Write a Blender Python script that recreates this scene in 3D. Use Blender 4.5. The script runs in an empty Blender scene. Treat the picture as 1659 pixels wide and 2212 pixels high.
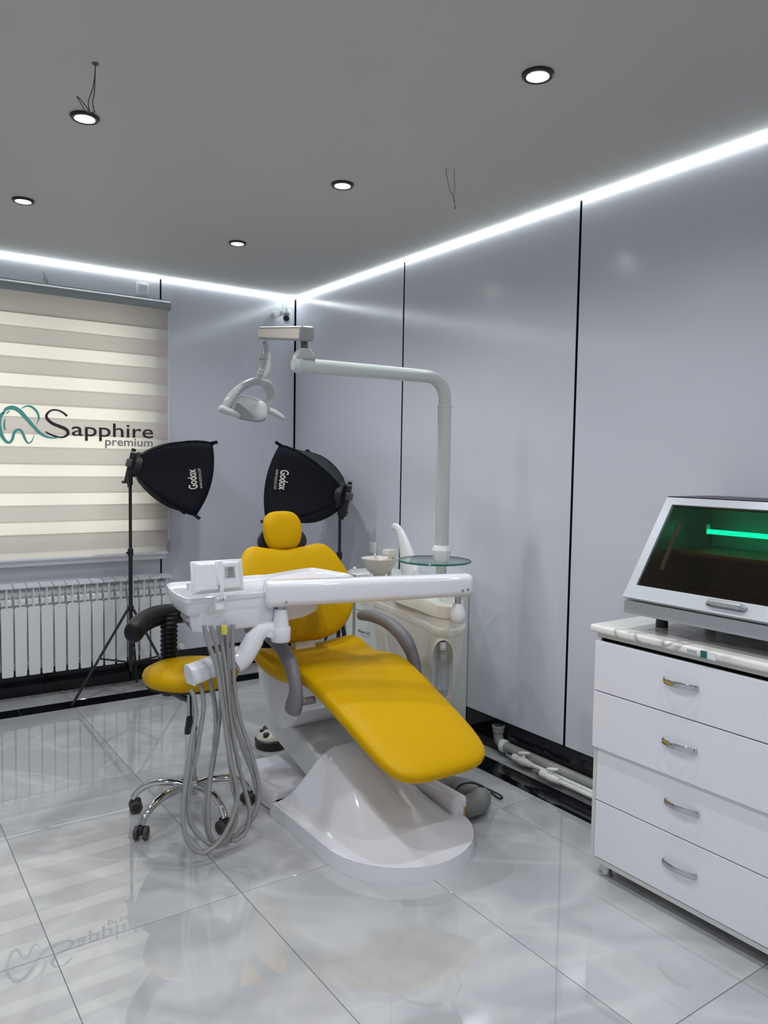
import bpy, bmesh, math, random
from mathutils import Vector, Matrix, Quaternion
R = math.radians
random.seed(4)
sc = bpy.context.scene
col = sc.collection

# ------------------------------------------------------------------ camera
F, YAW, PITCH, ROLL = 1666.07, 0.6076, -0.0628, 0.0166
CAM = Vector((-2.8092, -5.2518, 1.5156))
fwd = Vector((math.sin(YAW)*math.cos(PITCH), math.cos(YAW)*math.cos(PITCH), math.sin(PITCH)))
rgt = Vector((math.cos(YAW), -math.sin(YAW), 0)); upv = rgt.cross(fwd)
c_, s_ = math.cos(ROLL), math.sin(ROLL)
rgt, upv = rgt*c_ + upv*s_, upv*c_ - rgt*s_
camd = bpy.data.cameras.new('camera'); cam = bpy.data.objects.new('camera', camd); col.objects.link(cam)
camd.sensor_fit = 'VERTICAL'; camd.sensor_height = 36; camd.sensor_width = 27; camd.lens = 36*F/2212
camd.clip_start = .05
m = Matrix.Identity(4)
for i in range(3):
    m[i][0] = rgt[i]; m[i][1] = upv[i]; m[i][2] = -fwd[i]; m[i][3] = CAM[i]
cam.matrix_world = m
sc.camera = cam

def at(px, py, x=None, y=None, z=None):
    """point where the line of sight of a photo pixel meets the plane x=, y= or z="""
    d = fwd + rgt*((px-829.5)/F) - upv*((py-1106)/F)
    if x is not None: t = (x-CAM.x)/d.x
    elif y is not None: t = (y-CAM.y)/d.y
    else: t = (z-CAM.z)/d.z
    return CAM + d*t

# ------------------------------------------------------------------ light and exposure
DAYLIGHT = 0.84      # sky behind the blind
LED = 10.0          # ceiling edge strips
SPOT = 15.5          # each downlight, watts
EXPOSURE = 1.17
w = bpy.data.worlds.new('world'); sc.world = w; w.use_nodes = True
bg = w.node_tree.nodes['Background']
bg.inputs[0].default_value = (1.0, .955, .86, 1); bg.inputs[1].default_value = DAYLIGHT
sc.view_settings.view_transform = 'Standard'; sc.view_settings.look = 'None'
sc.view_settings.exposure = EXPOSURE; sc.view_settings.gamma = 1; sc.view_settings.use_curve_mapping = False

# ------------------------------------------------------------------ materials
MATS = {}
def mat(name, rgb=(.8,.8,.8), rough=.4, metal=0, spec=.5, ior=1.5, coat=0, trans=0, emit=None, bump=None, sss=0):
    if name in MATS: return MATS[name]
    mt = bpy.data.materials.new(name); mt.use_nodes = True; MATS[name] = mt
    nt = mt.node_tree; b = nt.nodes['Principled BSDF']
    b.inputs['Base Color'].default_value = (*rgb, 1); b.inputs['Roughness'].default_value = rough
    b.inputs['Metallic'].default_value = metal; b.inputs['Specular IOR Level'].default_value = spec
    b.inputs['IOR'].default_value = ior; b.inputs['Coat Weight'].default_value = coat
    b.inputs['Coat Roughness'].default_value = .05; b.inputs['Transmission Weight'].default_value = trans
    if emit: b.inputs['Emission Color'].default_value = (*emit[0], 1); b.inputs['Emission Strength'].default_value = emit[1]
    # every surface: a faint procedural variation of tone and roughness
    geo = nt.nodes.new('ShaderNodeNewGeometry')
    n = nt.nodes.new('ShaderNodeTexNoise'); n.inputs['Scale'].default_value = 3.0 if not bump else bump[0]
    n.inputs['Detail'].default_value = 4
    nt.links.new(geo.outputs['Position'], n.inputs['Vector'])
    if not emit and not trans:
        mr = nt.nodes.new('ShaderNodeMapRange'); mr.inputs['To Min'].default_value = max(0, rough*.88); mr.inputs['To Max'].default_value = min(1, rough*1.12)
        nt.links.new(n.outputs['Fac'], mr.inputs['Value']); nt.links.new(mr.outputs['Result'], b.inputs['Roughness'])
    if bump:
        bp = nt.nodes.new('ShaderNodeBump'); bp.inputs['Strength'].default_value = bump[1]; bp.inputs['Distance'].default_value = bump[2]
        nt.links.new(n.outputs['Fac'], bp.inputs['Height']); nt.links.new(bp.outputs['Normal'], b.inputs['Normal'])
    return mt

def marble(name, dark, light, vein, scale, rough, vein_dark=False, per_object=True, wav=.0):
    mt = bpy.data.materials.new(name); mt.use_nodes = True; MATS[name] = mt
    nt = mt.node_tree; L = nt.links.new; N = nt.nodes.new; b = nt.nodes['Principled BSDF']
    geo = N('ShaderNodeNewGeometry'); oi = N('ShaderNodeObjectInfo')
    add = N('ShaderNodeVectorMath'); add.operation = 'ADD'
    sc_ = N('ShaderNodeVectorMath'); sc_.operation = 'SCALE'; sc_.inputs[0].default_value = (17, 29, 11)
    if per_object: L(oi.outputs['Random'], sc_.inputs['Scale'])
    else: sc_.inputs['Scale'].default_value = 1.3
    L(geo.outputs['Position'], add.inputs[0]); L(sc_.outputs[0], add.inputs[1])
    n1 = N('ShaderNodeTexNoise'); n1.inputs['Scale'].default_value = scale; n1.inputs['Detail'].default_value = 3; n1.inputs['Distortion'].default_value = .9
    L(add.outputs[0], n1.inputs['Vector'])
    cr = N('ShaderNodeValToRGB'); cr.color_ramp.elements[0].position = .40; cr.color_ramp.elements[0].color = (*dark, 1)
    cr.color_ramp.elements[1].position = .64; cr.color_ramp.elements[1].color = (*light, 1)
    md_ = [(a*.45+b2*.55) for a, b2 in zip(dark, light)]
    for ps, cl in ((.455, md_), (.485, [c*.97 for c in light]), (.50, md_), (.56, [c*.90 for c in md_])): k0 = cr.color_ramp.elements.new(ps); k0.color = (*cl, 1)
    L(n1.outputs['Fac'], cr.inputs['Fac'])
    n2 = N('ShaderNodeTexNoise'); n2.inputs['Scale'].default_value = scale*.55; n2.inputs['Detail'].default_value = 3; n2.inputs['Distortion'].default_value = 2.4
    ad2 = N('ShaderNodeVectorMath'); ad2.operation = 'ADD'; ad2.inputs[1].default_value = (5.2, 1.7, 9.1)
    L(add.outputs[0], ad2.inputs[0]); L(ad2.outputs[0], n2.inputs['Vector'])
    vr = N('ShaderNodeValToRGB'); e = vr.color_ramp.elements
    e[0].position = .47; e[0].color = (0, 0, 0, 1); e[1].position = .53; e[1].color = (0, 0, 0, 1)
    k = e.new(.5); k.color = (1, 1, 1, 1)
    L(n2.outputs['Fac'], vr.inputs['Fac'])
    mx = N('ShaderNodeMix'); mx.data_type = 'RGBA'; mx.inputs['B'].default_value = (*vein, 1)
    mul = N('ShaderNodeMath'); mul.operation = 'MULTIPLY'; mul.inputs[1].default_value = .75 if vein_dark else .35
    L(vr.outputs['Color'], mul.inputs[0]); L(mul.outputs[0], mx.inputs['Factor']); L(cr.outputs['Color'], mx.inputs['A'])
    L(mx.outputs['Result'], b.inputs['Base Color'])
    b.inputs['Roughness'].default_value = rough
    if wav:
        b.inputs['IOR'].default_value = 2.25
        n3 = N('ShaderNodeTexNoise'); n3.inputs['Scale'].default_value = 4; n3.inputs['Detail'].default_value = 1
        L(geo.outputs['Position'], n3.inputs['Vector'])
        bp = N('ShaderNodeBump'); bp.inputs['Strength'].default_value = wav; bp.inputs['Distance'].default_value = .02
        L(n3.outputs['Fac'], bp.inputs['Height']); L(bp.outputs['Normal'], b.inputs['Normal'])
    return mt

def thin_glass(name, tint, refl=.08, rough=0):
    mt = bpy.data.materials.new(name); mt.use_nodes = True; MATS[name] = mt
    nt = mt.node_tree; N = nt.nodes.new; L = nt.links.new
    nt.nodes.remove(nt.nodes['Principled BSDF'])
    t = N('ShaderNodeBsdfTransparent'); t.inputs[0].default_value = (*tint, 1)
    g = N('ShaderNodeBsdfGlossy'); g.inputs['Roughness'].default_value = rough
    lw = N('ShaderNodeLayerWeight'); lw.inputs[0].default_value = .5
    pw_ = N('ShaderNodeMath'); pw_.operation = 'POWER'; pw_.inputs[1].default_value = 4; L(lw.outputs['Facing'], pw_.inputs[0])
    fr = N('ShaderNodeMath'); fr.operation = 'MULTIPLY_ADD'; fr.inputs[1].default_value = .8; fr.inputs[2].default_value = refl*.5; L(pw_.outputs[0], fr.inputs[0])
    mx = N('ShaderNodeMixShader'); L(fr.outputs[0], mx.inputs[0]); L(t.outputs[0], mx.inputs[1]); L(g.outputs[0], mx.inputs[2])
    L(mx.outputs[0], nt.nodes['Material Output'].inputs[0])
    return mt

def fabric(name, rgb, translucent, clear=0):
    mt = bpy.data.materials.new(name); mt.use_nodes = True; MATS[name] = mt
    nt = mt.node_tree; N = nt.nodes.new; L = nt.links.new
    nt.nodes.remove(nt.nodes['Principled BSDF'])
    geo = N('ShaderNodeNewGeometry'); n = N('ShaderNodeTexNoise'); n.inputs['Scale'].default_value = 220
    L(geo.outputs['Position'], n.inputs['Vector'])
    mp = N('ShaderNodeMix'); mp.data_type = 'RGBA'; mp.inputs['A'].default_value = (*[c*.94 for c in rgb], 1); mp.inputs['B'].default_value = (*rgb, 1)
    L(n.outputs['Fac'], mp.inputs['Factor'])
    d = N('ShaderNodeBsdfDiffuse'); t = N('ShaderNodeBsdfTranslucent')
    L(mp.outputs['Result'], d.inputs[0]); L(mp.outputs['Result'], t.inputs[0])
    mx = N('ShaderNodeMixShader'); mx.inputs[0].default_value = translucent
    L(d.outputs[0], mx.inputs[1]); L(t.outputs[0], mx.inputs[2])
    L(mx.outputs[0], nt.nodes['Material Output'].inputs[0])
    return mt

mat('white_plastic', (.78, .78, .83), .07, bump=None, coat=.3)
mat('satin_white', (.76, .77, .80), .28)
mat('cream_plastic', (.74, .71, .64), .22)
mat('post_white', (.52, .56, .545), .22)
mat('lamp_grey', (.40, .41, .415), .22)
mat('lamp_shield', (.27, .28, .285), .2)
mat('lamp_white', (.52, .53, .53), .18)
mat('beam_grey', (.30, .31, .31), .3)
mat('beam_panel', (.72, .64, .55), .4)
mat('yellow_vinyl', (.60, .345, .0), .42, spec=.12, bump=(60, .06, .004))
mat('arm_grey', (.17, .165, .185), .45)
mat('lift_grey', (.66, .67, .68), .35)
mat('black_plastic', (.012, .012, .014), .4)
mat('black_fabric', (.006, .007, .012), .8, spec=.2)
mat('black_fabric_top', (.022, .026, .028), .7, spec=.3)  # lighter tone of the same cloth, for the upper panel
mat('black_pad', (.005, .005, .006), .45, spec=.3)
mat('chrome', (.62, .63, .64), .07, 1)
mat('steel', (.5, .51, .52), .3, 1)
mat('dark_steel', (.12, .12, .12), .35, .8)
mat('silver_paint', (.42, .44, .47), .40, .4)
mat('hose_grey', (.37, .37, .36), .4)
mat('drain_grey', (.20, .205, .20), .5)
mat('pipe_grey', (.30, .30, .29), .35)
mat('pipe_white', (.78, .78, .76), .35)
mat('brass', (.55, .38, .08), .3, .8)
mat('radiator_white', (.78, .80, .82), .32)
mat('rail_grey', (.34, .38, .39), .38, .1)
mat('ceiling_paint', (.55, .54, .515), .5)
mat('wall_laminate', (.64, .65, .72), .17, bump=(9, .02, .01))
mat('wall_plain', (.78, .78, .82), .5)
mat('black_joint', (.002, .002, .003), .9, spec=.05)
mat('black_tile', (.005, .006, .009), .08)
mat('grout', (.30, .30, .30), .8)
mat('cabinet_white', (.78, .785, .84), .32)
mat('cabinet_edge', (.62, .62, .60), .4)
mat('old_cabinet', (.70, .74, .70), .35)
mat('pedal_cream', (.62, .60, .52), .3)
mat('socket_white', (.80, .82, .82), .3)
mat('sticker', (.42, .43, .44), .5)
mat('ink', (.02, .02, .022), .6)
mat('sapphire_ink', (.035, .022, .028), .7)
mat('premium_ink', (.30, .28, .28), .7)
mat('teal_ink', (.11, .43, .40), .7)
mat('label_green', (.01, .13, .12), .5)
mat('brown_wood', (.36, .23, .13), .5)
mat('logo_cream', (.62, .62, .55), .7)
mat('led', (1, 1, 1), .5, emit=((.90, 1.0, .985), LED))
mat('bulb', (1, 1, 1), .5, emit=((1, .99, .97), 14))
mat('uv_tube', (.1, .9, .5), .4, emit=((.0, .80, .48), 3.4))
mat('wire', (.09, .09, .09), .6)
mat('rubber', (.06, .05, .045), .6)
mat('amber', (.70, .62, .12), .2)
mat('glass_edge', (.02, .16, .12), .1)
marble('floor_marble', (.40, .405, .42), (.545, .55, .56), (.62, .62, .62), .95, .015, wav=.012)
marble('counter_marble', (.74, .73, .69), (.84, .83, .79), (.20, .20, .19), 2.6, .2, True, False)
thin_glass('table_glass', (.80, .92, .88))
thin_glass('window_glass', (.95, .97, .97))
thin_glass('tinted_glass', (.52, .46, .38))
thin_glass('bottle_plastic', (.86, .87, .88))
fabric('dense_fabric', (.72, .68, .64), .46)
fabric('sheer_fabric', (.93, .91, .86), .70)
thin_glass('hose_sleeve', (.9, .9, .9))

# ------------------------------------------------------------------ mesh helpers
ROOT = {}
def V(*a): return Vector(a)
class B:
    def __init__(s): s.v = []; s.f = []
    def add(s, vs, fs):
        k = len(s.v); s.v += [Vector(v) for v in vs]; s.f += [[i+k for i in f] for f in fs]; return s
    def box(s, x0, x1, y0, y1, z0, z1):
        x0, x1 = sorted((x0, x1)); y0, y1 = sorted((y0, y1)); z0, z1 = sorted((z0, z1))
        return s.add([(x0,y0,z0),(x1,y0,z0),(x1,y1,z0),(x0,y1,z0),(x0,y0,z1),(x1,y0,z1),(x1,y1,z1),(x0,y1,z1)],
                     [(3,2,1,0),(4,5,6,7),(0,1,5,4),(1,2,6,5),(2,3,7,6),(3,0,4,7)])
    def obox(s, c, ax, ay, az):
        c, ax, ay, az = map(Vector, (c, ax, ay, az))
        return s.add([c+ax*i+ay*j+az*k for i,j,k in ((-1,-1,-1),(1,-1,-1),(1,1,-1),(-1,1,-1),(-1,-1,1),(1,-1,1),(1,1,1),(-1,1,1))],
                     [(3,2,1,0),(4,5,6,7),(0,1,5,4),(1,2,6,5),(2,3,7,6),(3,0,4,7)])
    def loft(s, rings, cap0=True, cap1=True, close=True):
        n = len(rings[0]); k = len(s.v)
        for r in rings: s.v += [Vector(q) for q in r]
        for i in range(len(rings)-1):
            for j in range(n if close else n-1):
                a = k+i*n+j; b = k+i*n+(j+1) % n
                s.f.append([a, b, b+n, a+n])
        if cap0: s.f.append([k+j for j in range(n)][::-1])
        if cap1: s.f.append([k+(len(rings)-1)*n+j for j in range(n)])
        return s
    def tube(s, pts, r, n=12, closed=False, cap=True, flat=None):
        pts = [Vector(q) for q in pts]; m_ = len(pts)
        rr = r if isinstance(r, (list, tuple)) else [r]*m_
        tang = []
        for i in range(m_):
            a = pts[(i-1) % m_] if (closed or i) else pts[0]; b = pts[(i+1) % m_] if (closed or i < m_-1) else pts[-1]
            t = (b-a); tang.append(t.normalized() if t.length > 1e-9 else V(0,0,1))
        u = tang[0].orthogonal().normalized() if flat is None else (Vector(flat)-tang[0]*Vector(flat).dot(tang[0])).normalized()
        rings = []
        for i in range(m_):
            if i: 
                q = tang[i-1].rotation_difference(tang[i]); u = q @ u
                u = (u-tang[i]*u.dot(tang[i])).normalized()
            w_ = tang[i].cross(u)
            if isinstance(rr[i], tuple): ra, rb = rr[i]
            else: ra = rb = rr[i]
            rings.append([pts[i]+u*(ra*math.cos(2*math.pi*j/n))+w_*(rb*math.sin(2*math.pi*j/n)) for j in range(n)])
        if closed: rings.append(rings[0])
        return s.loft(rings, cap and not closed, cap and not closed)
    def lathe(s, prof, c=(0,0,0), axis=(0,0,1), n=24, caps=True):
        c = Vector(c); a = Vector(axis).normalized(); u = a.orthogonal().normalized(); w_ = a.cross(u)
        rings = [[c+a*z+u*(r*math.cos(2*math.pi*j/n))+w_*(r*math.sin(2*math.pi*j/n)) for j in range(n)] for r, z in prof]
        return s.loft(rings, caps, caps)
    def prism(s, poly, d):
        d = Vector(d); poly = [Vector(q) for q in poly]
        return s.loft([poly, [q+d for q in poly]])
    def build(s, name, mt, parent=None, smooth=35, bevel=0, seg=2, sub=0, solid=0):
        off = ROOT.get(parent, Vector((0,0,0))) if parent else Vector((0,0,0))
        me = bpy.data.meshes.new(name)
        me.from_pydata([v-off for v in s.v], [], s.f); me.validate()
        bm = bmesh.new(); bm.from_mesh(me); bmesh.ops.remove_doubles(bm, verts=bm.verts, dist=1e-6)
        bmesh.ops.recalc_face_normals(bm, faces=bm.faces); bm.to_mesh(me); bm.free()
        me.materials.append(MATS[mt])
        if smooth:
            me.polygons.foreach_set('use_smooth', [True]*len(me.polygons)); me.set_sharp_from_angle(angle=R(smooth))
        o = bpy.data.objects.new(name, me); col.objects.link(o)
        if parent: o.parent = parent; ROOT[o] = off
        if solid:
            md = o.modifiers.new('s', 'SOLIDIFY'); md.thickness = solid; md.offset = 0
        if bevel:
            md = o.modifiers.new('b', 'BEVEL'); md.width = bevel; md.segments = seg; md.limit_method = 'ANGLE'; md.angle_limit = R(40)
        if sub:
            md = o.modifiers.new('u', 'SUBSURF'); md.levels = sub; md.render_levels = sub
        return o
def thing(name, label, cat, loc, group=None):
    o = bpy.data.objects.new(name, None); col.objects.link(o); o.location = loc; o.empty_display_size = .1
    o['label'] = label; o['category'] = cat
    if group: o['group'] = group
    ROOT[o] = Vector(loc); return o
def tag(o, label, cat, group=None):
    o['label'] = label; o['category'] = cat
    if group: o['group'] = group
    return o
def struct(o): o['kind'] = 'structure'; return o
def copy_tree(o, parent=None):
    c = o.copy(); col.objects.link(c); c.parent = parent
    for ch in [q for q in o.children]: copy_tree(ch, c)
    return c
def cr(pts, n=6, closed=False):
    """Catmull-Rom through points (vectors of any fixed length)"""
    P = [Vector(q) for q in pts]; out = []; m_ = len(P)
    for i in range(m_ if closed else m_-1):
        p0 = P[(i-1) % m_] if (closed or i) else P[0]*2-P[1]; p1 = P[i]; p2 = P[(i+1) % m_]; p3 = P[(i+2) % m_] if (closed or i < m_-2) else P[-1]*2-P[-2]
        for k in range(n):
            t = k/n; out.append(((p1*2)+(p2-p0)*t+(p0*2-p1*5+p2*4-p3)*t*t+(p1*3-p0-p2*3+p3)*t**3)*.5)
    if not closed: out.append(P[-1])
    return out
def interp(tab, t):
    for a, b in zip(tab, tab[1:]):
        if t <= b[0]:
            k = (t-a[0])/(b[0]-a[0]); k = max(0, k)
            return [p+(q-p)*k for p, q in zip(a[1:], b[1:])]
    return list(tab[-1][1:])
def text(name, s, size, origin, ux, uy, mt, parent, depth=.0006, width=None, bold=0, shear=0, spacing=1, split=False):
    cu = bpy.data.curves.new('t', 'FONT'); cu.body = s; cu.size = 1; cu.offset = bold; cu.shear = shear; cu.space_character = spacing; cu.resolution_u = 4
    to = bpy.data.objects.new('t', cu); col.objects.link(to)
    dg = bpy.context.evaluated_depsgraph_get(); me = bpy.data.meshes.new_from_object(to.evaluated_get(dg))
    bpy.data.objects.remove(to); 
    xs = [v.co.x for v in me.vertices]; x0, x1 = min(xs), max(xs)
    kx = width/(x1-x0) if width else size
    ux, uy = Vector(ux).normalized(), Vector(uy).normalized(); nn = ux.cross(uy)
    vs = [Vector(origin)+ux*((v.co.x-x0)*kx)+uy*(v.co.y*size)+nn*depth for v in me.vertices]
    fs = [list(p.vertices) for p in me.polygons]; par = list(range(len(vs)))
    bpy.data.meshes.remove(me); bpy.data.curves.remove(cu)
    if not split: return B().add(vs, fs).build(name, mt, parent, smooth=0)
    def find(i):
        while par[i] != i: par[i] = par[par[i]]; i = par[i]
        return i
    for f in fs:
        for i in f[1:]: par[find(i)] = find(f[0])
    isl = {}
    for f in fs: isl.setdefault(find(f[0]), []).append(f)
    for k in isl:                       # one object for each letter
        ids = sorted({i for f in isl[k] for i in f}); rm = {a: n for n, a in enumerate(ids)}
        B().add([vs[i] for i in ids], [[rm[i] for i in f] for f in isl[k]]).build(name, mt, parent, smooth=0)

# ------------------------------------------------------------------ the room shell
H = 2.75; XW, YN = -4.3, -6.7
# floor
fl = struct(B().box(XW, 0, YN, 0, -.06, -.004).build('floor', 'grout', smooth=0))
def tiles(parent, xs, ys, z0, z1, mt, gap=.0012, name='tile'):
    for x0, x1 in xs:
        for y0, y1 in ys:
            B().box(min(x0,x1)+gap, max(x0,x1)-gap, min(y0,y1)+gap, max(y0,y1)-gap, z0, z1).build(name, mt, parent, smooth=0, bevel=.0006, seg=1)
jx = [-.245, -.464-.0, -1.084, -1.704, -2.324, -2.944, -3.564, XW]; jy = [-.40, -1.585, -2.825, -4.065, -5.305, -6.545, YN]
tiles(fl, list(zip(jx, jx[1:])), list(zip(jy, jy[1:])), -.004, 0, 'floor_marble')
bx = [-.76+.004, -1.379, -2.002, -2.625, -3.248, XW]
tiles(fl, [(-.105, -.756)]+list(zip(bx, bx[1:])), [(-.253, -.40)], -.004, 0, 'black_tile')
tiles(fl, [(-.0, -.45)]+[(-.45-.62*i, -.45-.62*(i+1)) for i in range(6)], [(0, -.253)], -.004, 0, 'floor_marble')
by = [-.40, -.97, -1.59, -2.21, -2.83, -3.45, -4.07, -4.69, -5.31, YN]
tiles(fl, [(-.105, -.245)], list(zip(by, by[1:])), -.004, 0, 'black_tile')
tiles(fl, [(0, -.105)], [(-.253, -1.21)]+[(-1.21-1.24*i, -1.21-1.24*(i+1)) for i in range(4)], -.004, 0, 'floor_marble')
# ceiling
ce = struct(B().box(XW, -.012, YN, -.012, H, H+.06).build('ceiling', 'ceiling_paint', smooth=0))
# walls: black ground with laminate panels in front
ZP = .17
wr = struct(B().box(.002, .12, YN, .12, 0, H+.06).build('wall_right', 'black_joint', smooth=0))
jr = [0, -1.3863, -2.7648, -4.143, -5.522, YN]
for a, b_ in zip(jr, jr[1:]):
    B().box(0, .014, a-.007, b_+.007, ZP, H+.05).build('panel', 'wall_laminate', wr, smooth=0, bevel=.001, seg=1)
WX0, WX1, WZ0, WZ1 = -2.42, -1.14, .87, 2.50
wb = B()
wb.box(XW, WX0, .002, .26, 0, H+.06).box(WX1, .002, .002, .26, 0, H+.06).box(WX0, WX1, .002, .26, 0, WZ0).box(WX0, WX1, .002, .26, WZ1, H+.06)
wb = struct(wb.build('wall_back', 'black_joint', smooth=0))
J3 = -1.0363
B().box(-.011, J3+.006, 0, .014, ZP, H+.05).build('panel', 'wall_laminate', wb, smooth=0, bevel=.001, seg=1)
pb = B(); a0, a1 = J3-.006, -2.44
pb.box(a0, WX1, 0, .014, ZP, H+.05).box(WX1, a1, 0, .014, ZP, WZ0).box(WX1, a1, 0, .014, WZ1, H+.05)
pb.build('panel', 'wall_laminate', wb, smooth=0)
B().box(a1-.012, XW, 0, .014, ZP, H+.05).build('panel', 'wall_laminate', wb, smooth=0)
struct(B().box(XW-.1, XW, YN, .26, -.06, H+.06).build('wall_left', 'wall_plain', smooth=0))
struct(B().box(XW-.1, .12, YN-.1, YN, -.06, H+.06).build('wall_front', 'wall_plain', smooth=0))
# black tiled baseboards
bbr = struct(B().box(.002, .014, YN, 0, 0, ZP).build('baseboard_right', 'black_joint', smooth=0))
ys = [-.0, -.36, -.98, -1.60, -2.22, -2.63, -3.25, -3.87, -4.49, -5.11, YN]
for a, b_ in zip(ys, ys[1:]): B().box(-.004, .002, a-.001, b_+.001, 0, ZP-.002).build('tile', 'black_tile', bbr, smooth=0)
bbb = struct(B().box(XW, .0, .002, .014, 0, ZP).build('baseboard_back', 'black_joint', smooth=0))
xs = [-.004, -.56, -1.18, -1.80, -2.42, -3.04, XW]
for a, b_ in zip(xs, xs[1:]): B().box(a-.001, b_+.001, -.004, .002, 0, ZP-.002).build('tile', 'black_tile', bbb, smooth=0)
# window
wn = B()
for (a, b_, c, d) in ((WX0, WX1, WZ0, WZ0+.06), (WX0, WX1, WZ1-.06, WZ1), (WX0, WX0+.06, WZ0+.06, WZ1-.06), (WX1-.06, WX1, WZ0+.06, WZ1-.06), (-1.81, -1.75, WZ0+.06, WZ1-.06)):
    wn.box(a, b_, .12, .18, c, d)
wn = struct(wn.build('window_1', 'satin_white', smooth=0, bevel=.004))
for a, b_ in ((WX0+.06, -1.81), (-1.75, WX1-.06)): B().box(a, b_, .147, .153, WZ0+.06, WZ1-.06).build('pane', 'window_glass', wn, smooth=0)
B().box(WX0-.1, -1.014, -.055, .12, .836, .87).build('window_sill', 'satin_white', wn, smooth=0, bevel=.004)
# LED edge strips
led1 = tag(B().box(-.011, -.003, YN, -.003, H-.008, H+.004).build('led_strip', 'led', smooth=0), 'glowing white LED strip along the ceiling edge above the plain panelled wall', 'light strip')
led2 = tag(B().box(XW, -.012, -.011, -.003, H-.008, H+.004).build('led_strip', 'led', smooth=0), 'glowing white LED strip along the ceiling edge above the window blind', 'light strip')

# ------------------------------------------------------------------ downlights
def downlight(x, y, label, tilt=0):
    t = thing('ceiling_downlight', label, 'downlight', (x, y, H), 'recessed ceiling spotlights')
    B().lathe([(.034, -.001), (.036, -.010), (.046, -.011), (.0505, -.006), (.051, 0)], (x, y, H), n=36, caps=False).build('trim_ring', 'black_plastic', t)
    B().lathe([(.0, -.0105), (.026, -.0105), (.0335, -.0065), (.0335, -.0005), (0, -.0005)], (x, y, H), n=32, caps=False).build('bulb', 'bulb', t)
    l = bpy.data.lights.new('bulb_light', 'SPOT'); l.energy = SPOT; l.spot_size = R(155); l.spot_blend = .9; l.shadow_soft_size = .03; l.color = (.935, .965, 1.0)
    lo = bpy.data.objects.new('bulb_light', l); col.objects.link(lo); lo.parent = t; lo.location = (0, 0, -.02)
    return t
for x, y, lab in ((-2.077, -2.261, 'black rimmed ceiling spotlight beside the looped wire above the stool'),
                  (-.993, -3.45, 'black rimmed ceiling spotlight over the foot of the yellow chair, toward the drawer cabinet'),
                  (-.977, -2.252, 'black rimmed ceiling spotlight above the seat of the yellow dental chair'),
                  (-.969, -1.108, 'black rimmed ceiling spotlight next to the wall corner with the white security camera'),
                  (-2.089, -1.137, 'black rimmed ceiling spotlight next to the window with the striped blind'),
                  (-2.08, -3.45, 'added out-of-view black rimmed ceiling spotlight over open floor before the stool'),  # from here on unseen: grid continued, added to light cabinet fronts and floor
                  (-.99, -4.62, 'added out-of-view black rimmed ceiling spotlight over the near end of the drawer cabinet'),
                  (-2.08, -4.62, 'added out-of-view black rimmed ceiling spotlight over the open floor opposite the drawer cabinet'),
                  (-3.2, -3.45, 'added out-of-view black rimmed ceiling spotlight near the plain side wall'),
                  (-2.08, -5.80, 'added out-of-view black rimmed ceiling spotlight before the plain end wall'),
                  (-3.2, -4.62, 'added out-of-view black rimmed ceiling spotlight near the meeting of the two plain walls')):
    downlight(x, y, lab)

# loose wires hanging from the ceiling
def hang(px, x, y):    # photo pixels at the wire's vertical plane facing the camera
    o = V(x, y, H); n = V(fwd.x, fwd.y, 0).normalized(); out = []
    for (a, b_) in px:
        d = fwd + rgt*((a-829.5)/F) - upv*((b_-1106)/F); t = (o-CAM).dot(n)/d.dot(n); q = CAM+d*t
        out.append(q)
    return out
a = at(206, 137, z=H)
t = thing('ceiling_wire', 'looped grey twin wire hanging from the ceiling beside a spotlight', 'wire', a)
p1 = hang([(206,137),(204,170),(199,195),(192,215),(191,228),(194,241)], a.x, a.y); p2 = hang([(206,137),(205,180),(203,205),(200,222),(203,238),(205,242),(196,243),(185,240),(175,224),(166,208),(178,220),(190,236),(194,241)], a.x, a.y)
B().tube(cr(p1, 5), .0016, 6).build('strand', 'wire', t); B().tube(cr(p2, 5), .0016, 6).build('strand', 'wire', t)
B().lathe([(.0, -.003), (.010, -.003), (.011, .0), (0, 0)], a, n=12, caps=False).build('ceiling_plug', 'wire', t)
a = at(980, 364, z=H)
t = thing('ceiling_wire', 'thin forked grey wire hanging from the ceiling near the plain wall', 'wire', a)
p1 = hang([(981,365),(982,400),(980,428),(982,440)], a.x, a.y); p2 = hang([(968,358),(964,366),(966,385),(972,410),(980,428),(983,445),(984,451)], a.x, a.y)
B().tube(cr(p1, 5), .0012, 6).build('strand', 'wire', t); B().tube(cr(p2, 5), [.0012]*25+[.0012, .002, .0024, .0028, .003, .003], 6).build('strand', 'wire', t)

# ------------------------------------------------------------------ zebra blind
YB = -.072
bl = thing('roller_blind', 'striped day-and-night roller blind with tooth logo covering the window', 'blind', (-1.7, 0, .87))
B().tube([(-2.55, -.045, 2.553), (-.994, -.045, 2.553)], [(.046, .036)]*2, 20, flat=(0,1,0)).build('headrail', 'rail_grey', bl)
B().box(-2.55, -.990, -.060, -.006, 2.586, 2.592).build('mounting_profile', 'rail_grey', bl, smooth=0)
B().box(-2.55, -.992, -.03, -.002, 2.50, 2.586).build('mounting_bracket', 'rail_grey', bl, smooth=0)
lz = []
zz = [(0, 520+.3014*v) for v in (352, 500, 600, 720, 822, 940, 1042, 1160, 1258, 1375, 1475, 1597, 1691, 1808, 1905, 2022, 2118)]
zl = [at(*q, y=YB).z for q in zz]
d = (zl[-3]-zl[-1]); zl += [zl[-1]-.57*d, zl[-1]-d, zl[-1]-1.57*d]
zl = [2.54]+zl[1:]; zl = [q for q in zl if q > .90]+[.885]
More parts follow.
